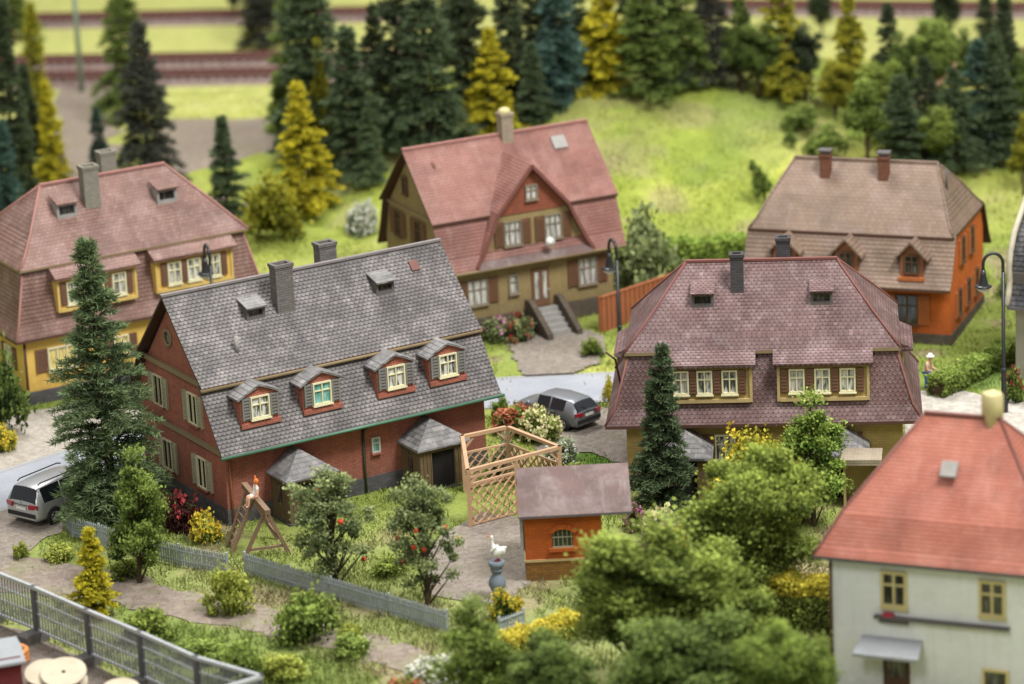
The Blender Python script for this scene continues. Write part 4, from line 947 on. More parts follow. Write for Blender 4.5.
golfst = [(-2.1, .76, .36, .82, .84, .7, ''), (-2.04, .84, .28, .94, .99, .7, 'screen'), (-1.72, .88, .24, .96, 1.36, .6, ''), (-1.58, .89, .24, .95, 1.42, .6, ''), (-1.3, .89, .24, .94, 1.45, .6, 'side'), (-.42, .89, .24, .92, 1.48, .62, ''),
          (-.35, .89, .24, .92, 1.48, .62, 'side'), (.45, .89, .24, .9, 1.42, .6, 'screen'), (1.1, .88, .25, .88, .98, .7, ''), (1.75, .84, .27, .78, .86, .68, ''), (2.1, .68, .34, .58, .64, .54, '')]
CARG = gp(557, 421)
make_car((CARG.x, CARG.y, 0), 134, golfst, [(-1.28, .32), (1.3, .32)], M['golf'], 'dark grey hatchback parked behind the flower bushes near pergola')

# ------------------------------------------------------------------ fences
def picket(pxs, label, hgt=.95, sp=.13, mat=None, name='picket_fence'):
    pts = [gp(*q) for q in pxs]; o = Vector((pts[0].x, pts[0].y, 0)); h = root(name, o, 0, label, 'fence', 'grey picket fence runs')
    pts = [Vector((p.x, p.y, 0)) - o for p in pts]; mat = mat or M['picket']
    pan = MB(); posts = []
    for a, b in zip(pts, pts[1:]):
        L = (b - a).length; d = (b - a) / L; nrm = Vector((d.y, -d.x, 0)); n = max(2, int(L / sp))
        for z in (.25, .68): pan.beam(a + nrm * .03 + Vector((0, 0, z)), b + nrm * .03 + Vector((0, 0, z)), .04, .07)
        M4 = Matrix.Translation(a) @ Matrix.Rotation(math.atan2(d.y, d.x), 4, 'Z')
        for k in range(n):
            x = L * (k + .5) / n; w = .085; hh = hgt + random.uniform(-.015, .015); le = random.uniform(-.012, .012)
            pan.mesh([(x - w / 2, -.02, .02), (x + w / 2, -.02, .02), (x + w / 2 + le, -.02, hh - .07), (x + le, -.02, hh), (x - w / 2 + le, -.02, hh - .07), (x - w / 2, .01, .02), (x + w / 2, .01, .02), (x + w / 2 + le, .01, hh - .07), (x + le, .01, hh), (x - w / 2 + le, .01, hh - .07)],
                     [(0, 1, 2, 3, 4), (9, 8, 7, 6, 5), (0, 5, 6, 1), (1, 6, 7, 2), (2, 7, 8, 3), (3, 8, 9, 4), (4, 9, 5, 0)], M4)
    pan.build('pickets', mat, h)
    tot = []
    for a, b in zip(pts, pts[1:]):
        n = max(1, round((b - a).length / 2.2))
        for k in range(n): tot.append(a.lerp(b, k / n))
    tot.append(pts[-1])
    for p in tot: m = MB(); m.box((p.x, p.y + .06, hgt * .5), (.1, .1, hgt + .06)); m.build('post', mat, h)
picket([(67, 530), (73, 537), (100, 545), (135, 555), (180, 566), (228, 575)], 'grey picket fence from the silver car to the climbing frame')
picket([(246, 574), (290, 587), (332, 599), (390, 616), (448, 633)], 'grey picket fence in front of the apple trees')
picket([(500, 637), (524, 628)], 'short grey picket fence piece behind the yellow hedge at bottom', .8)

def site_fence():
    px = [(-30, 612), (2, 625), (37, 638), (90, 661), (143, 685), (200, 712), (266, 730)]
    px = [(-52, 606), (-6, 622), (38, 640), (91, 664), (144, 687), (200, 713), (266, 733)]
    lab = ['leftmost steel mesh site fence panel', 'steel mesh site fence panel behind the dark red hut', 'steel mesh site fence panel above the pale cable drums', 'steel mesh site fence panel in front of yellow conifer', 'steel mesh site fence panel right of the yellow conifer', 'rightmost steel mesh site fence panel of the row']
    P = [gp(*q) for q in px]
    for i, (a, b) in enumerate(zip(P, P[1:])): panel(a, b, lab[i])
    c = P[-1]; panel(c, c + Vector((-3.2, -2.2, 0)), 'steel mesh site fence panel turning the corner at bottom')
    fl = ['concrete fence foot beside the dark red hut', 'concrete fence foot second from the dark red hut', 'concrete fence foot above the cable drums', 'concrete fence foot right of the cable drums', 'concrete fence foot near the fence corner']
    for i, q in enumerate(P[1:-1]):
        d = (P[i + 2] - P[i]).normalized(); m = MB(); m.prism([(-.6, -.12), (-.6, .22), (-.48, .32), (.4, .32), (.5, .22), (.5, -.12)], -.3, .3)
        o = m.build('fence_foot', M['conc_d']); o.location = (q.x, q.y, 0); o.rotation_euler = (0, 0, math.atan2(d.y, d.x)); o.location = (q.x + d.y * .12, q.y - d.x * .12, .1); tag(o, fl[i], 'fence foot', 'concrete feet of the site fence')
def panel(a, b, label):
    h = root('mesh_fence', (a.x, a.y, 0), 0, label, 'fence', 'site fence panels'); d = (b - a); d.z = 0; L = d.length; d.normalize(); 
    M4 = Matrix.Rotation(math.atan2(d.y, d.x), 4, 'Z'); z0, z1 = .45, 2.25
    
    for x in (.06, L - .06): m = MB(); m.box((x, 0, 1.28), (.13, .13, 2.1), M4); m.build('frame_post', M['metal_d'], h)
    m = MB(); m.beam((.0, 0, z1), (L, 0, z1), .14, .14, M4); m.build('top_rail', M['metal'], h)
    m = MB(); m.beam((.12, 0, z0), (L - .12, 0, z0), .08, .09, M4); m.beam((.12, 0, 1.15), (L - .12, 0, 1.15), .05, .06, M4); m.beam((.12, 0, 1.7), (L - .12, 0, 1.7), .05, .06, M4); m.build('rail', M['metal'], h)
    m = MB(); n = int(L / .21)
    for k in range(n): x = .13 + (L - .26) * (k + .5) / n; m.beam((x, .015, z0), (x, .015, z1), .075, .04, M4)
    m.build('mesh_bars', M['metal_b'], h)
site_fence()

def plank_fence():
    a, b = gp(602.5, 336), gp(676, 311); h = root('plank_fence', (a.x, a.y, 0), math.degrees(math.atan2(b.y - a.y, b.x - a.x)), 'orange brown vertical plank fence behind the ochre house', 'fence')
    L = (b - a).length; n = int(L / .34); m = MB()
    for k in range(n): m.box((.34 * k + .17, 0, .95), (.28, .06 + .02 * (k % 2), 2.0 + .06 * random.random()))
    m.build('planks', M['wood_o'], h)
    m = MB(); m.box((L / 2, .0, 2.0), (L, .14, .1)); m.build('top_rail', M['wood_o'], h)
    for k in range(0, n + 1, 4): m = MB(); m.box((.34 * k, .1, 1.0), (.14, .12, 2.1)); m.build('post', M['wood_o'], h)
plank_fence()

# ------------------------------------------------------------------ yard objects bottom-left
def yard():
    g = gp(-6, 700); h = root('site_hut', (g.x, g.y, 0), 18, 'dark red hut with grey sheet roof at the bottom left corner', 'hut')
    m = MB(); m.box((0, 0, .9), (2.0, 2.0, 2.2)); m.build('wall', M['redhut'], h)
    m = MB(); m.prism([(-1.2, 1.85), (-.5, 2.25), (.5, 2.25), (1.2, 1.85), (1.2, 1.75), (-1.2, 1.75)], -1.15, 1.15); m.build('roof', M['hutroof'], h)
    g = gp(12, 662); h = root('pipe_coil', (g.x, g.y, 0), 30, 'orange plastic pipe coil behind the dark red hut', 'pipe coil')
    m = MB()
    for k in range(3): m.tube([(.6 * math.cos(a), .6 * math.sin(a), .12 + .17 * k) for a in [2 * math.pi * j / 20 for j in range(21)]], .11, 8)
    m.build('coil', M['orangep'], h)
    for (px, py, r, hh, lab) in ((66, 680, .88, .6, 'pale plywood cable drum standing in front of the mesh fence'), (47, 678, .78, .5, 'smaller pale cable drum left behind the front drum'), (122, 697, .8, .45, 'pale cable drum cut by the bottom edge, right of the others')):
        g = gp(px, py + 12); h = root('cable_drum', (g.x, g.y, .35), 0, lab, 'cable drum', 'plywood cable drums'); h.rotation_euler = (R(18), 0, 0)
        for z in (0.0, hh - .09): m = MB(); m.lathe([(.08, z), (r, z), (r, z + .09), (.09, z + .09)], 28, smooth=False); m.build('flange', M['wood_p'], h)
        m = MB(); m.lathe([(r * .55, .09), (r * .55, hh - .09)], 18); m.build('core', M['wood_d'], h)
        m = MB(); m.lathe([(.085, hh - .004), (.085, hh + .004)], 10); m.build('hub_hole', M['black'], h)
yard()

# ------------------------------------------------------------------ railway at the back
def track(pa, pb, label):
    a, b = gpt(*pa), gpt(*pb); a.z = zt(a.x, a.y); d = b - a; d.z = 0; L = d.length; h = root('railway_track', (a.x, a.y, .02), math.degrees(math.atan2(d.y, d.x)), label, 'railway track', 'railway tracks')
    m = MB(); m.prism([(-2.0, -.2), (-1.5, .28), (1.5, .28), (2.0, -.2)], 0, L); m.build('ballast', m_ball, h)
    for s in (-1, 1): m = MB(); m.box((L / 2, s * .75, .52), (L, .12, .2)); m.build('rail', M['rail'], h)
    m = MB(); n = int(L / .65)
    for k in range(n): m.box((.65 * k + .3, 0, .34), (.26, 2.5, .16))
    o = m.build('sleepers', M['sleeper'], h)
    if n > 100: o['kind'] = 'stuff'
m_ball = m_gravel('track_ballast', (128, 108, 102), (160, 140, 132), 4, 0)
for pa, pb, lab in (((-60, 85), (420, 76), 'nearest rusty railway track behind the trees at left'), ((-60, 69), (420, 60), 'rusty railway track behind the nearest one at left'),
                    ((-60, 26), (420, 16), 'farthest railway track across the meadow at upper left'), ((740, 52), (1090, 40), 'nearer railway track at upper right'), ((700, 10), (1090, 14), 'farther railway track at the top right edge')):
    track(pa, pb, lab)
g = gp(82, 92); h = root('catenary_mast', (g.x, g.y, 0), 0, 'thin grey green mast beside the tracks at upper left', 'mast')
m = MB(); m.tube([(0, 0, -.2), (0, 0, 9)], [.2, .13], 8); m.build('pole', m_paint('grey_green_mast_paint', (120, 136, 120)), h); m = MB(); m.beam((0, 0, 8.4), (1.6, 1, 8.6), .08, .08); m.beam((0, 0, 7.6), (1.6, 1, 8.6), .06, .06); m.build('bracket', M['metal_d'], h)

# ------------------------------------------------------------------ vegetation generators (numpy)
def unit(a): return a / np.maximum(np.linalg.norm(a, axis=-1, keepdims=True), 1e-9)
def tris_from(base, d, ln, w, rng):
    """thin triangles: base points, directions, lengths, widths"""
    p = unit(np.cross(d, rng.normal(size=d.shape)))
    ln = np.asarray(ln)[:, None]; w = np.asarray(w)[:, None]
    v = np.stack([base - p * w / 2, base + p * w / 2, base + d * ln], 1)
    return v.reshape(-1, 3)
def conifer(kind, h, r, seed, nb=170, need=.2, nw=.045, per=8, droop=.25, step=.22, fall=.85, elev=(-8, 50), leafy=False, ragged=.3):
    rng = np.random.default_rng(seed)
    u = np.sort(rng.random(nb)) ** .95 * .95 + .035
    L = r * ((1 - u) ** fall * .97 + .05) * (1 - ragged + ragged * 1.2 * rng.random(nb))
    L[u < .1] *= .8
    az = np.arange(nb) * 2.399 + rng.normal(size=nb) * .5
    L = L * np.where(rng.random(nb) < .16, .45, 1.0)
    L = L * (1 + .2 * np.sin(az * 2 + seed) + .16 * np.sin(u * 13 + seed * 2) + .12 * np.sin(az * 3 + u * 9))
    el = np.radians(elev[0] + (elev[1] - elev[0]) * u ** 1.5 + rng.normal(size=nb) * 7)
    K = np.maximum(2, np.ceil(L / step)).astype(int)
    bi = np.repeat(np.arange(nb), K); start = np.concatenate([[0], np.cumsum(K)[:-1]])
    k = np.arange(K.sum()) - start[bi]
    f = (k + .6) / K[bi]; s = L[bi] * (.12 + .88 * f)
    dirh = np.stack([np.cos(az), np.sin(az), np.zeros(nb)], 1)[bi]; lat = np.stack([-np.sin(az), np.cos(az), np.zeros(nb)], 1)[bi]
    d3 = dirh * np.cos(el)[bi][:, None] + np.array([0, 0, 1.0]) * np.sin(el)[bi][:, None]
    pos = d3 * s[:, None]; pos[:, 2] += u[bi] * h - droop * s ** 2 / np.maximum(L[bi], .3)
    allb, alld, alll, tone = [], [], [], []
    for sd in (-1, 1, 0):
        n = len(pos)
        tw = unit(d3 * (.75 if sd else 1.0) + lat * (sd * (.55 + .4 * rng.random(n)))[:, None] + np.array([0, 0, 1.]) * (rng.random(n) * .3 - .12)[:, None])
        tl = ((1 - f) * L[bi] * .42 + need * .9) * (.6 + .5 * rng.random(n))
        for j in range(per):
            t = (j + rng.random(n)) / per
            b = pos + tw * (tl * t)[:, None]
            dd = unit(tw * .9 + rng.normal(size=(n, 3)) * (.55 if not leafy else .9))
            allb.append(b); alld.append(dd); alll.append(need * (.6 + .6 * rng.random(n)))
            tone.append(.05 + .5 * f + .22 * t + .17 * rng.normal(size=n) + .12 * u[bi])  # painted shading: dark inside the crown, lighter at tips and top
    B, D, LN, TN = np.concatenate(allb), np.concatenate(alld), np.concatenate(alll), np.concatenate(tone)
    V = tris_from(B, D, LN, np.full(len(B), nw) * (.7 + .6 * rng.random(len(B))), rng)
    rt = root(kind); 
    m = MB(); m.tube([(0, 0, -.6), (0, 0, h * .3), (0, 0, h * .97)], [r * .085 + .03, r * .06 + .02, .015], 7)
    for i in range(0, nb, 3):
        if L[i] > .4:
            dv = Vector((math.cos(az[i]) * math.cos(el[i]), math.sin(az[i]) * math.cos(el[i]), math.sin(el[i])))
            b = Vector((0, 0, u[i] * h)); m.tube([b, b + dv * L[i] * .45 - Vector((0, 0, droop * L[i] * .2)), b + dv * L[i] * .85 - Vector((0, 0, droop * L[i] * .72))], [.035, .025, .01], 4, caps=False)
    m.build('trunk', M['bark'], rt)
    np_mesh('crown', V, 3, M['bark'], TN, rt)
    return dict(root=rt, h=h, w=2 * r)
def leaf_cloud(cent, rad, per, ls, rng, flat=.8, edge=.5):
    """leaf triangles on fuzzy clumps; returns verts,tone"""
    n = len(cent); ci = np.repeat(np.arange(n), per); N = len(ci)
    dv = unit(rng.normal(size=(N, 3))); rr = rad[ci] * (edge * .6 + (1 - edge * .6) * rng.random(N) ** .8) * np.where(rng.random(N) < .16, 1.1 + .55 * rng.random(N), .85 + .25 * rng.random(N)); rr = rr * (1 + .28 * np.sin(dv[:, 0] * 5 + ci) * np.sin(dv[:, 1] * 4 + ci * 2) ); dv2 = dv * np.array([1, 1, flat])
    b = cent[ci] + dv2 * rr[:, None]
    d = unit(dv * .8 + rng.normal(size=(N, 3)) * .8)
    p = unit(np.cross(d, rng.normal(size=(N, 3))))
    l = ls * (.6 + .8 * rng.random(N)); w = l * .38
    v = np.stack([b - d * (l * .5)[:, None], b + p * w[:, None], b + d * (l * .5)[:, None], b - p * w[:, None]], 1).reshape(-1, 3)
    cn = rng.normal(size=n) * .13
    t = .34 + .34 * dv[:, 2] * np.clip(rr / rad[ci], 0, 1) + .16 * (rr / rad[ci] - .7) + cn[ci] + .11 * rng.normal(size=N)  # light put into the tone: up-facing and outer leaves are brighter
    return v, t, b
def broadleaf(kind, h, w, seed, nc=55, per=170, ls=.2, trunk=.22, shape='round', cr=.2, limbs=True, edge=.45):
    rng = np.random.default_rng(seed); rx = w / 2; z0 = h * trunk; rz = (h - z0) / 2; cz = z0 + rz
    c = []
    while len(c) < nc:
        q = rng.uniform(-1, 1, 3); rr = np.linalg.norm(q)
        if rr > 1 or rr < .3: continue
        if shape == 'cone':
            k = 1 - (q[2] + 1) / 2 * .85; 
            if q[0] ** 2 + q[1] ** 2 > k * k: continue
        c.append(q)
    c = np.array(c); nl = 7 + int(rng.integers(4)); lob = c[:nl] / np.linalg.norm(c[:nl], axis=1, keepdims=True) * (.55 + .35 * rng.random((nl, 1)))
    if shape == 'cone': lob = c[:nl]
    if shape == 'column':
        zz_ = np.linspace(-.95, .9, nl); aa = np.arange(nl) * 2.4; rr_ = .62 * (1 - .55 * np.clip(zz_, 0, 1)) ; lob = np.stack([np.cos(aa) * rr_, np.sin(aa) * rr_, zz_], 1); lob[-1, :2] *= .2
    li = rng.integers(0, nl, nc); pull = np.where(rng.random(nc) < .72, .5 if shape == 'round' else .62, .05)[:, None]; c = c * (1 - pull) + lob[li] * pull
    C = c * np.array([rx * .85, rx * .85, rz * .9]) + np.array([0, 0, cz])
    rad = w * cr * (.55 + .8 * rng.random(nc))
    v, t, _ = leaf_cloud(C, rad, per, ls, rng, .75, edge)
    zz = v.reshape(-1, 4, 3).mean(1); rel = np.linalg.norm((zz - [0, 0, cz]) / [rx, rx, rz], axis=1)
    t = t + .22 * (rel - .75) + .1 * (zz[:, 2] - cz) / rz  # more painted shading: crown interior darker, top brighter
    rt = root(kind)
    m = MB(); tr = max(.05, w * .03); m.tube([(0, 0, -.5), (0, 0, z0 * .7), (.02 * w, 0, cz), (0, .02 * w, cz + rz * .6)], [tr * 1.25, tr, tr * .7, tr * .2], 7)
    for q in C[::2]:
        zb = max(z0 * .6, q[2] - rx * .7) ; m.tube([(0, 0, zb), tuple((q * .55 + np.array([0, 0, zb]) * .45)), tuple(q)], [tr * .45, tr * .3, tr * .1], 5, caps=False)
    m.build('trunk', M['bark'], rt)
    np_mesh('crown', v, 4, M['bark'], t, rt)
    return dict(root=rt, h=h, w=w, C=C, rad=rad)
def bush(kind, h, w, seed, nc=22, per=140, ls=.14, flowers=0, fs=.13, fl=True):
    rng = np.random.default_rng(seed); c = []
    while len(c) < nc:
        q = rng.uniform(-1, 1, 3); q[2] = abs(q[2])
        if .25 < np.linalg.norm(q) < 1: c.append(q)
    C = np.array(c) * np.array([w * .4, w * .4, h * .75]) + np.array([0, 0, h * .08]); rad = w * .19 * (.6 + .7 * rng.random(nc))
    v, t, b = leaf_cloud(C, rad, per, ls, rng, .85, .4); v[:, 2] = np.maximum(v[:, 2], -.05); t = t + .15 * (v.reshape(-1, 4, 3).mean(1)[:, 2] / h - .5)  # tone also brightens with height, as painted top light
    rt = root(kind); np_mesh('foliage', v, 4, M['bark'], t, rt)
    if flowers:
        sel = rng.choice(len(b), flowers * 4, replace=True); out = b[sel]; sc = np.linalg.norm(out / [w * .5, w * .5, h], axis=1); out = out[np.argsort(-sc)[:flowers]]
        N = len(out); vv = []; tt = []
        for k in range(5):
            d = unit(rng.normal(size=(N, 3)) * .7 + np.array([0, -.25, .6])); p = unit(np.cross(d, rng.normal(size=(N, 3)))); q = np.cross(d, p); l = fs * (.5 + .7 * rng.random(N))[:, None] * .5
            o = out + rng.normal(size=(N, 3)) * fs * .35 + unit(out * [1, 1, 1.2]) * .04
            vv.append(np.stack([o - p * l, o + q * l, o + p * l, o - q * l], 1)); tt.append(.5 + .25 * rng.normal(size=N))
        np_mesh('flowers', np.concatenate(vv).reshape(-1, 3), 4, M['bark'], np.concatenate(tt), rt)
    return dict(root=rt, h=h, w=w)

PR = {
    'spruceA': conifer('spruce_tree', 12, 2.4, 1, nb=330, per=9, need=.26, nw=.05),
    'spruceB': conifer('spruce_tree', 7, 1.45, 2, nb=260, per=9, need=.2, nw=.06, step=.17, elev=(-5, 40), ragged=.22),
    'spruceC': conifer('spruce_tree', 10, 2.2, 3, nb=170, per=6, need=.34, nw=.09, droop=.4),
    'spruceD': conifer('spruce_tree', 10, 2.0, 4, nb=190, per=6, need=.36, nw=.1, droop=.15, ragged=.45),
    'spruceE': conifer('spruce_tree', 10, 1.7, 5, nb=150, per=6, need=.4, nw=.1, fall=.7, droop=.5, ragged=.5),
    'goldA': conifer('golden_conifer', 8, 1.9, 6, nb=150, per=7, need=.26, nw=.13, leafy=True, fall=.8, step=.24),
    'goldB': conifer('golden_conifer', 8, 1.5, 7, nb=140, per=7, need=.28, nw=.14, leafy=True, fall=.65, droop=.4, ragged=.5, step=.24),
    'goldC': conifer('golden_conifer', 3.4, .85, 8, nb=150, per=7, need=.13, nw=.07, leafy=True, fall=.75, step=.12),
    'leafA': broadleaf('broadleaf_tree', 7, 4.4, 11, nc=80, per=640, ls=.105, cr=.13),
    'leafB': broadleaf('broadleaf_tree', 7, 4.0, 12, nc=46, per=320, ls=.14, shape='cone', trunk=.13, cr=.15),
    'leafC': broadleaf('broadleaf_tree', 6, 5.5, 13, nc=105, per=640, ls=.11, cr=.11, trunk=.15),
    'leafD': broadleaf('broadleaf_tree', 6.2, 3.4, 14, nc=62, per=360, ls=.11, trunk=-.02, cr=.14, shape='column'),
    'apple': broadleaf('apple_tree', 6, 4.2, 19, nc=70, per=170, ls=.12, trunk=0.0, cr=.098, edge=.1, shape='column'),
    'bushA': bush('shrub', 1.6, 2.0, 21), 'bushB': bush('shrub', 1.4, 2.2, 22, nc=30, per=110),
    'flowE': bush('flowering_shrub', 1.4, 2.0, 27, flowers=40, fs=.2), 'flowA': bush('flowering_shrub', 1.5, 1.9, 23, flowers=130, fs=.17), 'flowB': bush('flowering_shrub', 1.3, 2.1, 24, nc=26, flowers=240, fs=.15), 'flowC': bush('flowering_shrub', 1.6, 1.6, 25, nc=22, flowers=70, fs=.09, ls=.09, per=240), 'flowD': bush('flowering_shrub', 4, 4, 26, nc=40, flowers=130, fs=.17, ls=.15, per=260),
}
LEAF = {
    'spruce': m_leaf('spruce_needles', (22, 36, 24), (112, 132, 90)), 'bright_spruce': m_leaf('fresh_spruce_needles', (30, 50, 30), (134, 156, 104)),
    'dark': m_leaf('dark_needles', (22, 32, 22), (98, 112, 76)), 'blue': m_leaf('blue_green_needles', (32, 58, 54), (104, 138, 122)), 'teal': m_leaf('teal_needles', (30, 54, 48), (98, 128, 108)),
    'black': m_leaf('blackish_needles', (34, 38, 34), (100, 102, 88)), 'gold': m_leaf('golden_needles', (108, 104, 16), (228, 214, 50)), 'olive': m_leaf('olive_gold_needles', (72, 78, 18), (190, 184, 52)),
    'green': m_leaf('mid_green_leaves', (44, 64, 20), (172, 194, 88)), 'fresh': m_leaf('fresh_green_leaves', (54, 84, 22), (182, 208, 90)), 'deep': m_leaf('deep_green_leaves', (34, 52, 20), (140, 162, 76)),
    'moss': m_leaf('moss_green_leaves', (50, 68, 18), (176, 194, 84)), 'grey': m_leaf('grey_green_leaves', (78, 94, 54), (184, 196, 128)), 'pale': m_leaf('pale_green_leaves', (80, 96, 64), (190, 202, 160)),
    'yellowleaf': m_leaf('yellow_leaves', (140, 132, 24), (240, 224, 80)), 'lime': m_leaf('lime_leaves', (96, 112, 32), (202, 208, 92)),
    'redleaf': m_leaf('red_leaves', (50, 32, 28), (112, 56, 50)),
    'f_red': m_leaf('red_flowers', (140, 44, 46), (198, 74, 72)), 'f_darkred': m_leaf('dark_red_flowers', (100, 32, 34), (160, 52, 54)), 'f_orange': m_leaf('coral_flowers', (190, 90, 66), (232, 148, 114)), 'f_cream': m_leaf('cream_flowers', (200, 190, 120), (236, 230, 186)),
    'f_yellow': m_leaf('yellow_flowers', (206, 172, 30), (238, 216, 74)), 'f_pink': m_leaf('pink_flowers', (186, 100, 144), (226, 162, 194)), 'f_white': m_leaf('white_flowers', (205, 205, 190), (238, 236, 226)),
}
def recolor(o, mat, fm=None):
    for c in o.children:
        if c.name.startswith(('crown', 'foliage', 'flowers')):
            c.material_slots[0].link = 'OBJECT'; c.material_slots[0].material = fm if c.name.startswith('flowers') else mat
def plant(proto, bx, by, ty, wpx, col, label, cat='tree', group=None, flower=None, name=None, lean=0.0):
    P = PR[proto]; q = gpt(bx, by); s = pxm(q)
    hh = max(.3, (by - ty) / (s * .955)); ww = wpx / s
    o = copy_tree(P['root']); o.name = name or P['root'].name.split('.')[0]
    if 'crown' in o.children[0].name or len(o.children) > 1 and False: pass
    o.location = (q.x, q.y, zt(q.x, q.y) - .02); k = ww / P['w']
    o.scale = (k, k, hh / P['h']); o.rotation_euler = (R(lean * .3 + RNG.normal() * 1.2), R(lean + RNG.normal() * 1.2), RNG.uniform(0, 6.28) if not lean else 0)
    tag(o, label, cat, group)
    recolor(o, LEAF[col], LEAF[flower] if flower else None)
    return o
SP, BL, SH = 'spruce tree', 'broadleaf tree', 'shrub'
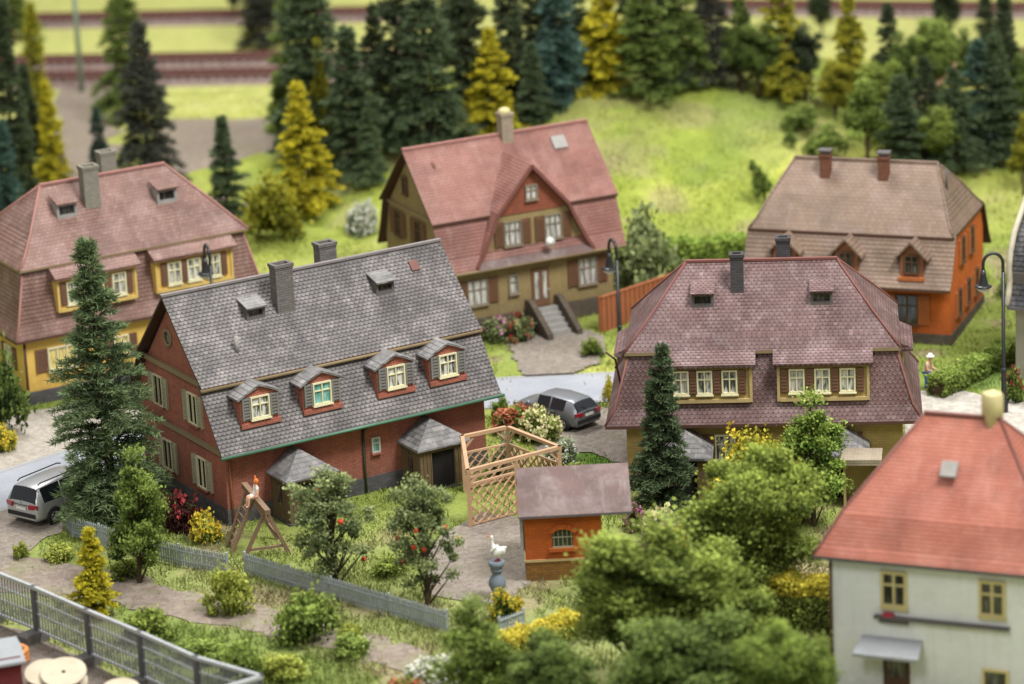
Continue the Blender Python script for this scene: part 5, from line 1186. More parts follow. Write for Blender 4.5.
V = [  # proto, base x, base y, top y, width, colour, label, category
    # sharp trees in the middle ground
    ('spruceA', 116, 526, 244, 128, 'bright_spruce', 'tall bristly green spruce in front of the red house gable end', SP),
    ('leafD', 140, 584, 430, 78, 'green', 'bushy green tree at the foot of the tall spruce by the picket fence', BL),
    ('goldC', 96, 618, 530, 50, 'gold', 'small golden conifer behind the steel mesh fence', 'conifer'),
    ('spruceB', 661, 516, 345, 72, 'spruce', 'slim dark spruce in front of the ochre house', SP),
    ('leafD', 814, 526, 376, 92, 'fresh', 'fresh green young tree before the right porch of the ochre house', BL),
    ('apple', 336, 588, 450, 112, 'grey', 'apple tree with red fruit before the left porch of the red house', 'apple tree'),
    ('apple', 428, 606, 458, 92, 'grey', 'apple tree with red fruit nearest the lattice pergola', 'apple tree'),
    # blurred foreground trees
    ('leafC', 752, 622, 442, 184, 'moss', 'large soft green tree in front of the yellow flowering shrub', BL),
    ('leafA', 642, 700, 512, 196, 'moss', 'large round green tree directly in front of the orange shed', BL),
    ('leafD', 478, 722, 580, 92, 'green', 'narrow green tree in the foreground where the picket fence ends', BL),
    ('leafA', 552, 730, 630, 120, 'deep', 'dark green bushy tree at the bottom edge below the goose', BL),
    ('leafC', 775, 760, 612, 120, 'green', 'green tree beside the white house wall in the foreground', BL),
    ('leafA', 716, 690, 540, 150, 'moss', 'moss green tree filling the gap below the largest foreground tree', BL),
    ('leafA', 690, 755, 604, 180, 'deep', 'dark green tree at the bottom edge between the larger foreground trees', BL),
    ('leafA', 815, 752, 628, 64, 'green', 'small green tree touching the corner of the white house', BL),
    # left edge
    ('bushA', 2, 434, 346, 62, 'deep', 'round dark green bush at left edge before the yellow house', SH),
    ('spruceD', 18, 225, 8, 62, 'dark', 'tall dark spruce at left edge behind the yellow house', SP),
    ('spruceE', 8, 232, 125, 44, 'blue', 'blue green slim conifer at the far left edge', SP),
    ('goldA', 56, 192, 84, 46, 'gold', 'golden conifer behind the chimneys of the yellow house', 'conifer'),
    ('spruceE', 40, 150, 10, 40, 'olive', 'blurred olive conifer behind the tall dark spruce at upper left', SP),
    ('spruceE', 102, 180, 110, 26, 'teal', 'small dark teal conifer between the chimney and the blackish spruce', SP),
    ('spruceC', 150, 198, 28, 82, 'black', 'big blackish spruce behind the yellow house ridge', SP),
    ('spruceC', 128, 122, -30, 62, 'deep', 'blurred dark green conifer behind the blackish spruce', SP),
    ('spruceD', 228, 220, 120, 46, 'spruce', 'small green spruce right of the yellow house roof', SP),
    ('bushA', 268, 240, 164, 66, 'olive', 'yellow green bushy shrub beside the yellow house roof', SH),
    ('goldA', 308, 210, 88, 72, 'gold', 'bright golden conifer left of the tan house', 'conifer'),
    ('leafB', 288, 160, 62, 50, 'green', 'loose green tree behind the bright golden conifer', BL),
    ('spruceC', 318, 158, -55, 104, 'spruce', 'tall spruce at the left end of the dark wood', SP),
    ('goldB', 328, 165, 44, 30, 'olive', 'narrow golden conifer before the tall spruces', 'conifer'),
    ('spruceD', 357, 180, 34, 74, 'spruce', 'mid sized green spruce left of the largest spruce', SP),
    ('spruceC', 370, 182, 106, 46, 'bright_spruce', 'small bushy spruce at the left corner of the tan house', SP),
    ('spruceE', 398, 150, -40, 64, 'dark', 'dark spruce just behind the largest spruce', SP),
    ('spruceC', 430, 152, -30, 104, 'spruce', 'largest spruce behind the tan house ridge', SP),
    ('spruceD', 470, 130, -45, 70, 'dark', 'dark spruce between the largest spruce and golden conifer', SP),
    ('goldA', 492, 136, 34, 64, 'gold', 'broad golden conifer behind the tan house chimney', 'conifer'),
    ('spruceC', 512, 108, -40, 60, 'dark', 'dark spruce behind the broad golden conifer', SP),
    ('spruceB', 534, 128, 46, 44, 'spruce', 'small slim spruce just right of the tan house chimney', SP),
    ('spruceE', 558, 106, -30, 66, 'blue', 'tall blue green conifer on the left of the grassy hill', SP),
    ('goldB', 603, 88, -20, 66, 'gold', 'tall golden conifer at the top of the hill', 'conifer'),
    ('leafA', 602, 88, 36, 50, 'olive', 'low golden bush under the tall golden conifer', SH),
    ('spruceD', 648, 100, -30, 66, 'deep', 'dark green bushy conifer on the hill crest', SP),
    ('spruceE', 684, 86, -40, 60, 'deep', 'green conifer second right of the tall golden one on the crest', SP),
    ('spruceC', 712, 84, -35, 56, 'black', 'dark grey green conifer at the middle of the crest', SP),
    ('leafB', 742, 92, -20, 50, 'deep', 'dense green tree left of the golden pyramid conifer', BL),
    ('leafA', 758, 98, 20, 56, 'deep', 'dark low tree just left of the golden pyramid conifer', BL),
    ('goldA', 781, 98, -34, 62, 'olive', 'golden pyramid conifer at the right end of the hill crest', 'conifer'),
    ('leafA', 806, 104, 22, 46, 'dark', 'dark bush right of the golden pyramid conifer', BL),
    ('leafA', 822, 40, -18, 34, 'dark', 'small round dark tree on the far meadow at top right', BL),
    ('goldB', 850, 108, -14, 42, 'olive', 'slim yellow conifer right of the hill', 'conifer'),
    ('leafA', 836, 122, 58, 48, 'olive', 'bushy yellow green tree below the slim yellow conifer', BL),
    ('leafB', 868, 164, 70, 70, 'green', 'bright green tree behind the chimneys of the orange house', BL),
    ('spruceE', 891, 100, 8, 40, 'dark', 'small dark spruce on the meadow behind the bright green tree', SP),
    ('spruceD', 902, 168, 78, 58, 'spruce', 'green spruce behind the right chimney of orange house', SP),
    ('leafA', 932, 118, 18, 76, 'green', 'large mid green round tree behind the orange house', BL),
    ('leafA', 946, 50, -20, 40, 'dark', 'small dark round tree on far meadow near right tracks', BL),
    ('leafA', 938, 172, 104, 60, 'moss', 'mossy green tree at right end of the orange house ridge', BL),
    ('spruceE', 976, 158, 44, 52, 'teal', 'teal conifer right of the orange house roof', SP),
    ('spruceD', 1006, 148, 0, 56, 'dark', 'dark conifer at the upper right edge', SP),
    ('spruceD', 986, 62, -20, 34, 'dark', 'small dark conifer by the right tracks', SP),
    ('leafB', 1024, 195, 105, 44, 'olive', 'yellow green tree cut by the right edge', BL),
    ('leafA', 905, 135, 30, 40, 'deep', 'dark tree between the small spruce and the large mid green tree', BL),
    ('leafA', 958, 110, 26, 44, 'deep', 'dark green tree just left of the teal conifer', BL),
    ('spruceC', 12, 40, -45, 60, 'deep', 'dark conifer in the top left corner', SP),
    ('goldB', 252, 38, -30, 22, 'olive', 'narrow yellow conifer on far meadow at top left', 'conifer'),
    ('leafA', 270, 40, -30, 50, 'deep', 'dark tree on the far meadow left of the wood', BL),
    ('leafA', 236, 22, -36, 30, 'dark', 'dark bush at the top edge left of the narrow yellow conifer', BL),
    ('leafA', 700, 20, -40, 60, 'green', 'green tree at the top edge behind the hill', BL),
    ('spruceC', 455, 60, -60, 60, 'dark', 'dark spruce at the top edge behind the largest spruce', SP),
    ('bushA', 646, 296, 202, 72, 'grey', 'pale grey green leafy tree right of the tan house', BL),
    ('spruceC', 632, 60, -50, 50, 'dark', 'dark spruce at the top edge behind the hill crest', SP),
    ('spruceC', 925, 160, 60, 60, 'dark', 'dark spruce in shade behind the right end of the orange house', SP),
    ('leafA', 880, 140, 60, 60, 'moss', 'moss green tree behind the bright green tree at right', BL),
    ('spruceC', 955, 170, 70, 60, 'spruce', 'green spruce beside the broken log', SP),
    ('spruceD', 998, 165, 40, 60, 'spruce', 'green spruce between the teal conifer and the right edge', SP),
    ('leafA', 1020, 150, 50, 60, 'deep', 'dark green tree at the right edge under the tracks', BL),
    ('leafA', 740, 84, 30, 60, 'green', 'mid green tree in the gap on the hill crest', BL),
    ('spruceC', 668, 84, -30, 60, 'dark', 'dark spruce directly behind the hill crest middle', SP),
    ('spruceE', 580, 84, -40, 60, 'dark', 'dark conifer between the blue green and the golden conifer', SP),
    ('spruceD', 300, 130, -40, 70, 'deep', 'deep green spruce at the left border of the dark wood', SP),
    ('spruceC', 375, 140, 10, 60, 'dark', 'shaded spruce inside the wood left of the largest spruce', SP),
    ('spruceC', 540, 92, -30, 60, 'dark', 'dark spruce left of the blue green conifer', SP),
    ('spruceD', 34, 190, 70, 50, 'dark', 'dark spruce between left edge and golden conifer', SP),
    ('spruceD', 262, 48, -40, 50, 'black', 'blackish conifer at the left of the wood on the far meadow', SP),
    ('leafB', 768, 206, 152, 30, 'green', 'small leaning green sapling on the grassy hill', BL),
]
for v in V:
    kw = {}
    if 'sapling' in v[6]: kw['lean'] = -18
    if 'bristly' in v[6]: kw['lean'] = -3
    o = plant(*v, **kw)
    if v[0] == 'apple':
        C, rad = PR['apple']['C'], PR['apple']['rad']; rng = np.random.default_rng(int(v[1]))
        for k in range(9):
            i = rng.integers(len(C)); d = unit(rng.normal(size=3)); d[1] = -abs(d[1]); p = C[i] + d * rad[i] * 1.15
            if k == 0: am = MB(); am.lathe([(.02, -.1), (.085, -.07), (.115, 0), (.1, .07), (.04, .095), (.01, .08)], 10); a0 = am.build('apple', M['apple'], o); a = a0
            else: a = a0.copy(); COL.objects.link(a)
            a.parent = o; a.location = tuple(p)
B = [  # shrubs: proto, x, base y, top y, width, leaf colour, flower colour, label
    ('flowD', 760, 525, 420, 104, 'olive', 'f_yellow', 'tall yellow flowering shrub before the ochre house'),
    ('flowE', 178, 530, 492, 44, 'redleaf', 'f_red', 'dark red leaved shrub by the red house corner'),
    ('flowB', 207, 542, 510, 34, 'lime', 'f_yellow', 'low yellow shrub at the corner of the red house'),
    ('bushB', 228, 614, 566, 54, 'lime', None, 'yellow green shrub in front of the picket fence gap'),
    ('bushB', 308, 642, 590, 74, 'green', None, 'green wild shrub before the picket fence under the apple tree'),
    ('flowA', 514, 432, 400, 46, 'green', 'f_orange', 'coral flowering azalea at the end of the red house'),
    ('flowB', 541, 442, 407, 44, 'moss', 'f_cream', 'cream flowering bush beside the dark grey hatchback'),
    ('bushA', 500, 420, 392, 20, 'fresh', None, 'small fresh green shrub at the right corner of the red house'),
    ('flowC', 560, 466, 432, 44, 'pale', 'f_white', 'pale white flowering bush right of the pergola'),
    ('bushA', 508, 478, 428, 34, 'pale', None, 'pale climbing plant inside the lattice pergola'),
    ('flowA', 640, 532, 500, 30, 'deep', 'f_pink', 'pink flowering bush next to the orange shed'),
    ('flowB', 666, 548, 508, 54, 'pale', 'f_cream', 'cream white flowering bush right of the orange shed'),
    ('flowB', 672, 562, 526, 46, 'lime', 'f_yellow', 'yellow flowering bush below the cream one by the shed'),
    ('flowA', 507, 622, 584, 32, 'green', 'f_yellow', 'yellow flowers around the goose pedestal'),
    ('flowE', 522, 342, 314, 34, 'grey', 'f_red', 'red flowering bush beside the tan house steps'),
    ('flowE', 498, 342, 318, 38, 'grey', 'f_pink', 'pink flowering bush before the tan house wall'),
    ('flowB', 362, 232, 200, 34, 'pale', 'f_white', 'white flowering bush left of the tan house'),
    ('flowB', 4, 452, 424, 28, 'lime', 'f_yellow', 'bright yellow flowers at the left edge by the road'),
    ('bushA', 610, 408, 372, 16, 'yellowleaf', None, 'yellow shrub at the left corner of the ochre house'),
    ('bushA', 590, 356, 334, 26, 'moss', None, 'low green shrub before the plank fence'),
    ('bushA', 800, 130, 104, 44, 'green', None, 'green shrub on the right side of the grassy hill'),
    ('bushA', 826, 156, 124, 46, 'green', None, 'green shrub lower down on the right side of the grassy hill'),
    ('bushA', 790, 144, 130, 14, 'deep', None, 'small dark shrub on the grassy hill'),
    ('flowE', 1014, 404, 368, 22, 'green', 'f_red', 'red and yellow flower clump in the flower bed at right'),
    ('flowB', 432, 690, 656, 66, 'green', 'f_white', 'white flowers at the bottom edge below the picket fence'),
    ('flowA', 408, 702, 672, 40, 'green', 'f_orange', 'coral flowers at the bottom edge left of the white flowers'),
    ('bushA', 920, 228, 200, 30, 'deep', None, 'dark low shrub behind the orange house') if False else ('bushA', 1012, 300, 262, 30, 'green', None, 'green shrub between orange house and grey house'),
    ('bushA', 730, 556, 508, 60, 'moss', None, 'moss green shrub behind the large soft green tree'),
    ('bushB', 240, 684, 640, 60, 'green', None, 'rough green shrub by the corner of the mesh fence'),
    ('bushB', 150, 640, 606, 60, 'moss', None, 'low moss green shrub beside the small golden conifer'),
    ('bushB', 60, 560, 545, 40, 'lime', None, 'low yellow green weeds beside the silver car'),
    ('bushB', 350, 655, 634, 50, 'green', None, 'low green weeds at the dirt path under the picket fence'),
    ('bushB', 200, 660, 640, 60, 'green', None, 'low weeds behind the mesh fence right of the golden conifer'),
    ('bushB', 280, 680, 655, 60, 'lime', None, 'yellow green weeds near the bottom edge right of the mesh fence'),
    ('bushB', 125, 578, 560, 40, 'moss', None, 'mossy weeds at the foot of the picket fence left of the green tree'),
    ('bushB', 390, 575, 556, 40, 'moss', None, 'low mossy weeds between the two apple trees'),
    ('bushA', 20, 560, 540, 18, 'lime', None, 'tiny weed tuft on the parking ground at left'),
    ('bushB', 350, 640, 622, 30, 'lime', None, 'small yellow green tuft at the picket fence bottom'),
    ('bushB', 575, 478, 464, 36, 'moss', None, 'low moss green plants by the lawn behind the shed'),
    ('bushA', 600, 610, 560, 60, 'moss', None, 'green shrub below the orange shed window'),
]
for b in B: plant(b[0], b[1], b[2], b[3], b[4], b[5], b[7], SH, None, b[6])
for P in PR.values():
    for c in list(P['root'].children): bpy.data.objects.remove(c)
    bpy.data.objects.remove(P['root'])

def hedge(pa, pb, w, hgt, col, label, fcol=None, seed=5, dens=700, ls=.15):
    a, b = gpt(*pa), gpt(*pb); a.z = b.z = zt(a.x, a.y); rng = np.random.default_rng(seed); d = b - a; L = d.length; h = root('hedge', a, math.degrees(math.atan2(d.y, d.x)), label, 'hedge')
    n = int(dens * L * (hgt + w)); q = rng.random((n, 3)) * [L, w, hgt]; face = rng.integers(0, 4, n)
    q[face == 0, 2] = hgt; q[face == 1, 1] = 0; q[face == 2, 1] = w
    q += rng.normal(size=(n, 3)) * .05; q[:, 2] += .09 * np.sin(q[:, 0] * 2.3) + .05 * np.sin(q[:, 0] * 6.1 + 1); q[:, 1] += .06 * np.sin(q[:, 0] * 3.3); q[:, 1] -= w / 2
    dd = unit(rng.normal(size=(n, 3)) + [0, 0, .3]); p = unit(np.cross(dd, rng.normal(size=(n, 3)))); l = (ls * (.6 + .7 * rng.random(n)))[:, None] * .5
    v = np.stack([q - dd * l, q + p * l * .7, q + dd * l, q - p * l * .7], 1).reshape(-1, 3)
    t = .25 + .4 * q[:, 2] / hgt + .15 * rng.normal(size=n)  # top light painted into the tone, darker towards the base
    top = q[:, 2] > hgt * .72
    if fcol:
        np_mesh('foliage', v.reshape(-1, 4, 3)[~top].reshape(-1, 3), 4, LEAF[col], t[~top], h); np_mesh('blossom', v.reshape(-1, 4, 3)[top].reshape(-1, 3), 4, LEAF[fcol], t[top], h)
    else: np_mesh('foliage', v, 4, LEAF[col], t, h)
    m = MB(); m.box((L / 2, 0, hgt * .4), (L - .2, w * .75, hgt * .75)); m.build('stems', M['bark'], h)
hedge((936, 398), (1016, 357), .9, .9, 'green', 'clipped leafy hedge running from the gardener towards the grey house', seed=5)
hedge((664, 263), (760, 259), 1.0, 1.1, 'fresh', 'bright green clipped hedge behind the ochre house roof', seed=6, dens=350, ls=.25)
hedge((766, 626), (842, 632), 1.1, 2.1, 'moss', 'yellow topped hedge against the white house', 'yellowleaf', seed=7)
hedge((505, 660), (575, 634), .9, .9, 'lime', 'yellow hedge at the bottom behind foreground trees', 'yellowleaf', seed=8)

g = gpt(925, 128); h = root('fallen_log', (g.x, g.y, zt(g.x, g.y)), 20, 'broken pale log lying under the dark trees at right', 'log')
m = MB(); m.tube([(-1.5, 0, .3), (0, .3, 1.6), (2.4, .8, 3.2)], [.35, .3, .2], 8); m.tube([(-.4, .2, 1.1), (-1.6, .6, 2.2)], [.22, .12], 7); m.build('trunk', M['wood_l'], h)

# ------------------------------------------------------------------ ground
def pip(x, y, poly):
    ins = np.zeros(x.shape, bool); n = len(poly)
    for i in range(n):
        x1, y1 = poly[i][:2]; x2, y2 = poly[(i + 1) % n][:2]
        if y1 == y2: continue
        c = ((y1 > y) != (y2 > y)) & (x < (x2 - x1) * (y - y1) / (y2 - y1) + x1); ins ^= c
    return ins
def vnoise(x, y, sc, seed):
    rng = np.random.default_rng(seed); G = rng.random((256, 256)); xs, ys = x / sc, y / sc
    xi, yi = np.floor(xs).astype(int), np.floor(ys).astype(int); fx, fy = xs - xi, ys - yi; fx = fx * fx * (3 - 2 * fx); fy = fy * fy * (3 - 2 * fy)
    g = lambda a, b: G[a % 256, b % 256]
    return (g(xi, yi) * (1 - fx) + g(xi + 1, yi) * fx) * (1 - fy) + (g(xi, yi + 1) * (1 - fx) + g(xi + 1, yi + 1) * fx) * fy
def fbm(x, y, sc, seed): return (vnoise(x, y, sc, seed) + .5 * vnoise(x, y, sc / 2, seed + 1) + .25 * vnoise(x, y, sc / 4, seed + 2)) / 1.75
def ztv(x, y):
    sx = np.where(x < 7, 15.0, 13.0); sy = np.where(y < 209, 13.5, 8.0)
    return 6.8 * np.exp(-((x - 7) / sx) ** 2 * .5 - ((y - 209) / sy) ** 2 * .5) + 1.3 * np.exp(-((x - 30) / 9) ** 2 * .5 - ((y - 205) / 9) ** 2 * .5)
W_ = lambda pts: [tuple(gp(*p))[:2] for p in pts]
def lin(c): return np.array(s2l(c)[:3])
BARE = []   # polygons without grass
def sheet(name, poly, mat, z, jit=.18):
    pts = []; rng = random.Random(len(name) * 7 + int(z * 1000)); n = len(poly)
    for i in range(n):
        a, b = Vector(poly[i]), Vector(poly[(i + 1) % n]); k = max(1, int((b - a).length / .55))
        for j in range(k): p = a.lerp(b, j / k); pts.append((p.x + rng.uniform(-jit, jit), p.y + rng.uniform(-jit, jit), z))
    import bmesh
    bm = bmesh.new(); f = bm.faces.new([bm.verts.new(p) for p in pts]); 
    if f.normal.z < 0: f.normal_flip()
    bmesh.ops.triangulate(bm, faces=[f]); bm.normal_update()
    for f in bm.faces:
        if f.normal.z < 0: f.normal_flip()
    me = bpy.data.meshes.new(name); bm.to_mesh(me); bm.free(); me.materials.append(mat)
    o = bpy.data.objects.new(name, me); COL.objects.link(o); tag(o, kind='structure'); BARE.append(poly); return o
asph = NT('grey_asphalt'); _o = asph.obj(); _n = asph.noise(_o, .35, 6, .65); _n2 = asph.noise(_o, 14, 4, .7)
_c = asph.mix(asph.mr(_n, .3, .7), s2l((146, 150, 158)), s2l((166, 169, 175))); _c = asph.mix(asph.mr(_n2, .35, .7, 0, .35), _c, s2l((118, 120, 126)))
asph.set(_c, .8, _n2, .3, .02, spec=.2)
GR = {'beige': m_gravel('beige_gravel', (186, 178, 164), (156, 146, 132), 5, .25, (130, 124, 80)), 'brown': m_gravel('brown_gravel', (160, 146, 130), (136, 120, 106), 5, .3, (126, 130, 70)),
      'grey': m_gravel('grey_gravel', (152, 142, 130), (126, 114, 104), 5, .3, (120, 116, 80)), 'cobble': m_gravel('pale_cobble', (204, 196, 184), (172, 164, 152), 3.5, .15, (150, 140, 110)), 'soil': m_gravel('trampled_soil', (158, 144, 130), (132, 116, 104), 4, .4, (110, 128, 50)), 'yard': m_gravel('yard_soil', (128, 116, 106), (104, 92, 84), 4, .2, (110, 106, 70))}
ctr = [Vector((*q, 0)) for q in ((-42, 137), (-32, 146), (-26, 151), (-22.2, 154.4), (-18, 158.4), (-13, 161.6), (-7, 163.6), (0, 164.4), (9, 164.4), (17, 163.4))]
lft, rgt = [], []
for i, c in enumerate(ctr):
    d = (ctr[min(i + 1, len(ctr) - 1)] - ctr[max(i - 1, 0)]).normalized(); nn = Vector((-d.y, d.x, 0)); lft.append((c + nn * 2.3)[:2]); rgt.append((c - nn * 2.3)[:2])
sheet('road', lft + rgt[::-1], asph.m, .03, .03)
em = MB()
for side, off in ((lft, -.22), (rgt, .22)):
    for i, (a, b) in enumerate(zip(side, side[1:])):
        d = (Vector(b) - Vector(a)).normalized(); nn = Vector((-d.y, d.x)) * off; a2, b2 = Vector(a) + nn, Vector(b) + nn; w = Vector((-d.y, d.x)) * .06
        em.poly([(*(a2 - w), .036), (*(b2 - w), .036), (*(b2 + w), .036), (*(a2 + w), .036)])
tag(em.build('road_marking', M['conc'], fixn=False), kind='structure')
sheet('gravel_verge', W_([(-60, 500), (-60, 440), (28, 412), (120, 398), (160, 420), (70, 452), (0, 476)]), GR['beige'], .018)
sheet('parking_area', W_([(535, 452), (545, 412), (650, 405), (640, 470), (590, 452)]), GR['grey'], .022)
sheet('garden_path', W_([(418, 548), (450, 530), (484, 512), (530, 520), (530, 585), (500, 604), (430, 596)]), GR['grey'], .018)
sheet('gravel_path', W_([(905, 450), (912, 392), (962, 390), (990, 396), (1060, 408), (1060, 470)]), GR['cobble'], .024)
sheet('parking_ground', W_([(-60, 585), (-60, 505), (20, 500), (74, 500), (66, 528), (20, 556), (0, 566)]), GR['grey'], .02)
sheet('dirt_path', W_([(-60, 562), (30, 558), (110, 570), (180, 590), (240, 600), (330, 628), (430, 650), (450, 690), (380, 662), (290, 642), (190, 622), (100, 600), (0, 590), (-60, 590)]), GR['soil'], .014, .35)
sheet('yard_ground', W_([(-90, 600), (-40, 608), (38, 638), (144, 687), (266, 733), (300, 790), (-90, 790)]), GR['yard'], .026)

xs = np.concatenate([[-700, -300, -120], np.arange(-60, 60.1, .42), [120, 300, 700]]); ys = np.concatenate([[-60, 60, 100], np.arange(118, 300, .42), [340, 420, 600, 1200]])
X, Y = np.meshgrid(xs, ys); Z = ztv(X, Y); nz = fbm(X, Y, 3.0, 3)
inner = (np.abs(X) < 60) & (Y > 118) & (Y < 300)
Z = Z + np.where(inner, (fbm(X, Y, 8, 15) - .5) * 1.6 * np.clip(Z / 3.5, 0, 1), 0)
Z = Z + np.where(inner, (nz - .5) * .04 - .024, -.05)
def gcol(x, y):
    wx = x + (fbm(x, y, 2.5, 31) - .5) * 2.2; wy = y + (fbm(x, y, 2.5, 41) - .5) * 2.2
    n1 = fbm(x, y, 7, 51)[..., None]; n2 = fbm(x, y, 2.2, 61)[..., None]
    c = lin((150, 160, 74)) * (1 - n1) + lin((118, 138, 56)) * n1
    near = np.clip((150 - y) / 14, 0, 1)[..., None]; c = c * (1 - near) + near * (lin((122, 138, 64)) * (1 - n1) + lin((162, 164, 104)) * n1)
    far = np.clip((y - 180) / 14, 0, 1)[..., None]; c = c * (1 - far) + far * (lin((186, 188, 92)) * (1 - n1) + lin((156, 166, 72)) * n1)
    hl = np.clip(ztv(x, y) / 2.5, 0, 1)[..., None]; m1 = fbm(x, y, 5, 111)[..., None]; m2 = fbm(x * .6, y, 3.2, 121)[..., None]
    c = c * (1 - hl * .8) + hl * .8 * (lin((168, 178, 64)) * m1 ** .8 + lin((104, 132, 46)) * (1 - m1 ** .8))
    q = np.clip((m2 - .5) * 4, 0, .75) * hl; c = c * (1 - q) + q * lin((150, 146, 92)); q = np.clip((m1 - .58) * 4, 0, .6) * hl; c = c * (1 - q) + q * lin((206, 204, 104))
    vf = np.clip((y - 214) / 10, 0, 1)[..., None]; c = c * (1 - vf) + vf * lin((194, 196, 108))
    k = np.clip((n2 - .56) * 5, 0, .8) * np.clip((210 - y) / 30, 0.25, 1)[..., None]; c = c * (1 - k) + k * lin((150, 134, 104))
    sh = pip(wx, wy, W_([(555, 90), (620, 95), (660, 170), (640, 215), (600, 170)]))[..., None] * .45; c = c * (1 - sh) + sh * lin((120, 122, 60))  # shade under the trees left of the hill, painted into the ground
    for poly, col, a in (([(558, 440), (650, 452), (650, 480), (575, 474)], (86, 122, 42), .9), ([(958, 374), (1020, 350), (1024, 384), (975, 392)], (112, 136, 66), .8), ([(690, 235), (765, 225), (850, 150), (810, 112), (760, 150), (720, 200)], (112, 136, 56), .45), ([(380, 170), (330, 180), (330, 230), (385, 225)], (190, 190, 140), .5),  # third patch paints shading onto the hill's right flank
                         ([(100, 600), (260, 640), (420, 684), (300, 720), (190, 690)], (116, 138, 58), .7), ([(495, 375), (500, 352), (520, 342), (530, 350), (510, 370)], (140, 156, 72), .8), ([(575, 376), (600, 360), (640, 350), (640, 378)], (176, 178, 84), .8),
                         ([(-40, 470), (5, 425), (40, 412), (48, 424), (20, 445)], (140, 152, 60), .9)):
        i = pip(wx, wy, W_(poly))[..., None] * a; c = c * (1 - i) + i * lin(col)
    return c * (.9 + .2 * n2)
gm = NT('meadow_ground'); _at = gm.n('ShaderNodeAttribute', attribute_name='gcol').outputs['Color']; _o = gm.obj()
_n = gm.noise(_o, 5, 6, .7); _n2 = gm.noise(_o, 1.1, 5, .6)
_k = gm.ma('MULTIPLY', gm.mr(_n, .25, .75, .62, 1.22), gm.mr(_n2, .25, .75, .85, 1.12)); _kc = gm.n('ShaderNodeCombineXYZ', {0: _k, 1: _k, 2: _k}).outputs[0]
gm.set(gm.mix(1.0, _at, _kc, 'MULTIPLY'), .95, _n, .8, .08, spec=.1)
ny, nx = X.shape; vid = np.arange(nx * ny).reshape(ny, nx)
fc = np.stack([vid[:-1, :-1], vid[:-1, 1:], vid[1:, 1:], vid[1:, :-1]], -1).reshape(-1, 4)
me = bpy.data.meshes.new('ground'); me.vertices.add(nx * ny); me.vertices.foreach_set('co', np.stack([X, Y, Z], -1).astype(np.float32).ravel())
me.loops.add(fc.size); me.loops.foreach_set('vertex_index', fc.astype(np.int32).ravel()); me.polygons.add(len(fc)); me.polygons.foreach_set('loop_start', np.arange(0, fc.size, 4, dtype=np.int32)); me.polygons.foreach_set('use_smooth', np.ones(len(fc), bool)); me.update(calc_edges=True)
gc = np.concatenate([gcol(X, Y), np.ones((ny, nx, 1))], -1); ca = me.attributes.new('gcol', 'FLOAT_COLOR', 'POINT'); ca.data.foreach_set('color', gc.astype(np.float32).ravel())
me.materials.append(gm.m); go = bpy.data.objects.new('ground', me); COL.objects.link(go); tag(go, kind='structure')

def draped(name, poly, mat, z, st=.5):
    x0, x1 = min(p[0] for p in poly), max(p[0] for p in poly); y0, y1 = min(p[1] for p in poly), max(p[1] for p in poly)
    gx, gy = np.meshgrid(np.arange(x0, x1, st), np.arange(y0, y1, st)); gx = gx + (fbm(gx, gy, 2, 5) - .5) * .0
    keep = pip(gx + (fbm(gx, gy, 2.5, 8) - .5) * 2, gy + (fbm(gx, gy, 2.5, 9) - .5) * 2, poly); m = MB()
    for a, b in zip(gx[keep], gy[keep]): m.poly([(a + p * st / 2, b + q * st / 2, zt(a + p * st / 2, b + q * st / 2) + z) for p, q in ((-1, -1), (1, -1), (1, 1), (-1, 1))])
    tag(m.build(name, mat, fixn=False), kind='structure'); BARE.append(poly)
draped('driveway', [tuple(gpt(*q))[:2] for q in [(503, 358), (520, 342), (540, 334), (575, 330), (606, 344), (604, 362), (575, 377), (520, 377)]], GR['grey'], .07, .16)
draped('far_gravel', [tuple(gpt(*q))[:2] for q in [(160, 118), (290, 114), (290, 200), (170, 215)]], GR['brown'], .04)
draped('far_path', [tuple(gpt(*q))[:2] for q in [(58, 86), (112, 90), (118, 215), (60, 215)]], GR['brown'], .03)
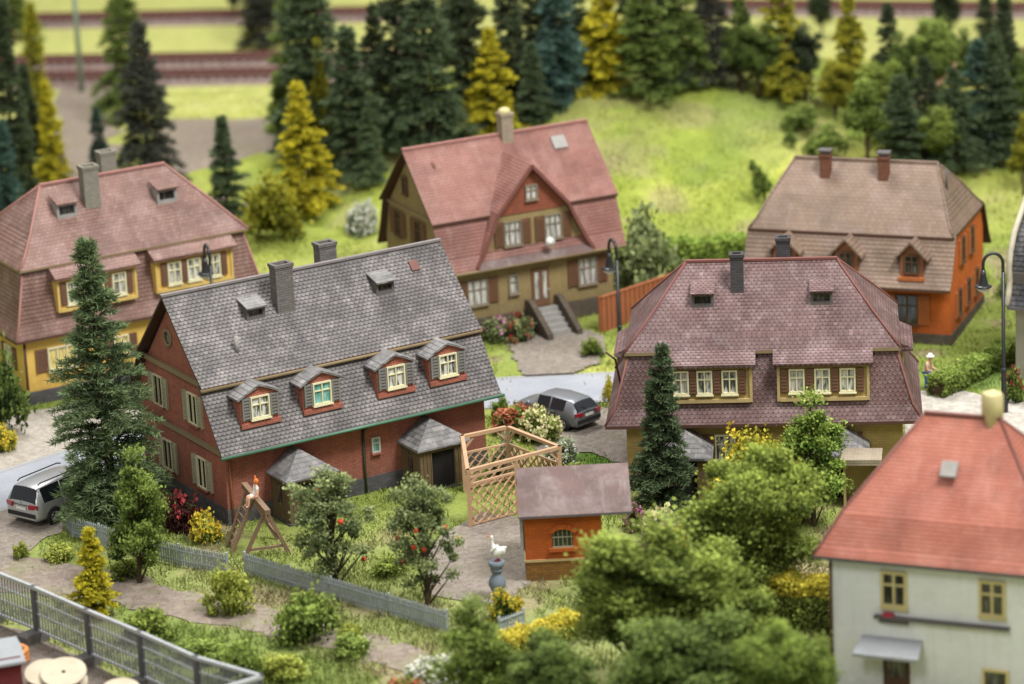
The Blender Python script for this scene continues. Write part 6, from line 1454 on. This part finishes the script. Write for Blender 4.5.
# static grass fibres
def grass():
    rng = np.random.default_rng(77); n = 330000
    y = 122 + (rng.random(n) ** 1.25) * 110; x = (rng.random(n) * 2 - 1) * (y * .155 + 2)
    jj = .15 + .5 * (fbm(x, y, 1.5, 97) > .55); wx = x + rng.normal(size=n) * jj; wy = y + rng.normal(size=n) * jj
    keep = fbm(x, y, 1.3, 91) > .4
    for p in BARE: keep &= ~pip(wx, wy, p)
    for ox, oy, rz, l, w in ((-9.07, 154.3, 30.3, 13, 8.3), (-19.6, 171.95, 29, 12.5, 7.3), (11.1, 152.9, -5.4, 12, 7), (-.3, 177.4, 25.3, 9.3, 7.2), (17.9, 173.4, -20.6, 10, 7.1), (16.48, 126.7, -22.8, 8.3, 6.6)):
        c, s = math.cos(R(rz)), math.sin(R(rz)); lx, ly = c * (x - ox) + s * (y - oy), -s * (x - ox) + c * (y - oy); keep &= ~((np.abs(lx) < l / 2) & (np.abs(ly) < w / 2))
    x, y = x[keep], y[keep]; n = len(x)
    b = np.stack([x, y, ztv(x, y) - .06 + (fbm(x, y, 8, 15) - .5) * 1.6 * np.clip(ztv(x, y) / 3.5, 0, 1)], 1); d = unit(rng.normal(size=(n, 3)) * [.55, .55, .2] + [0, 0, 1])
    hv = (.13 + .2 * rng.random(n)) * (.6 + .9 * fbm(x, y, 4, 95)); near = np.clip((146 - y) / 10, 0, 1); hv *= 1 + .5 * near
    V3 = tris_from(b, d, hv, np.full(n, .06), rng)
    col = gcol(x, y) * ((.5 + .75 * rng.random(n)) * (.6 + .75 * fbm(x, y, 1.1, 131)))[:, None] * np.array([1, 1.03, .9])
    g = NT('grass_fibres'); a = g.n('ShaderNodeAttribute', attribute_name='gcol').outputs['Color']; g.set(a, .9, spec=.1)
    o = np_mesh('grass', V3, 3, g.m); ca = o.data.attributes.new('gcol', 'FLOAT_COLOR', 'FACE'); ca.data.foreach_set('color', np.concatenate([np.clip(col, 0, .9), np.ones((n, 1))], 1).astype(np.float32).ravel())
    tag(o, 'short yellow green static grass growing on the ground', 'grass', kind='stuff')
grass()

# ------------------------------------------------------------------ light
w = bpy.data.worlds.new('World'); S.world = w; w.use_nodes = True
bg = w.node_tree.nodes['Background']; bg.inputs[0].default_value = (1.0, .99, .98, 1); bg.inputs[1].default_value = .43
def area(name, loc, tgt, size, energy, col=(1, .99, .975)):
    l = bpy.data.lights.new(name, 'AREA'); l.shape = 'SQUARE'; l.size = size; l.energy = energy; l.color = col
    o = bpy.data.objects.new(name, l); COL.objects.link(o); o.location = loc; o.rotation_euler = (Vector(tgt) - Vector(loc)).to_track_quat('-Z', 'Y').to_euler()
area('hall_or_fill_lamp', (50, 110, 115), (0, 165, 0), 40, 225000)
area('hall_or_fill_lamp', (-20, 215, 130), (0, 165, 0), 50, 175000)
area('hall_or_fill_lamp', (-40, 30, 115), (0, 150, 0), 40, 66000)  # added fill from the camera side to brighten upright walls
S.render.engine = 'CYCLES'; S.view_settings.view_transform = 'Standard'; S.view_settings.look = 'None'; S.view_settings.exposure = 0; S.view_settings.gamma = 1
S.cycles.max_bounces = 6; S.cycles.use_denoising = True
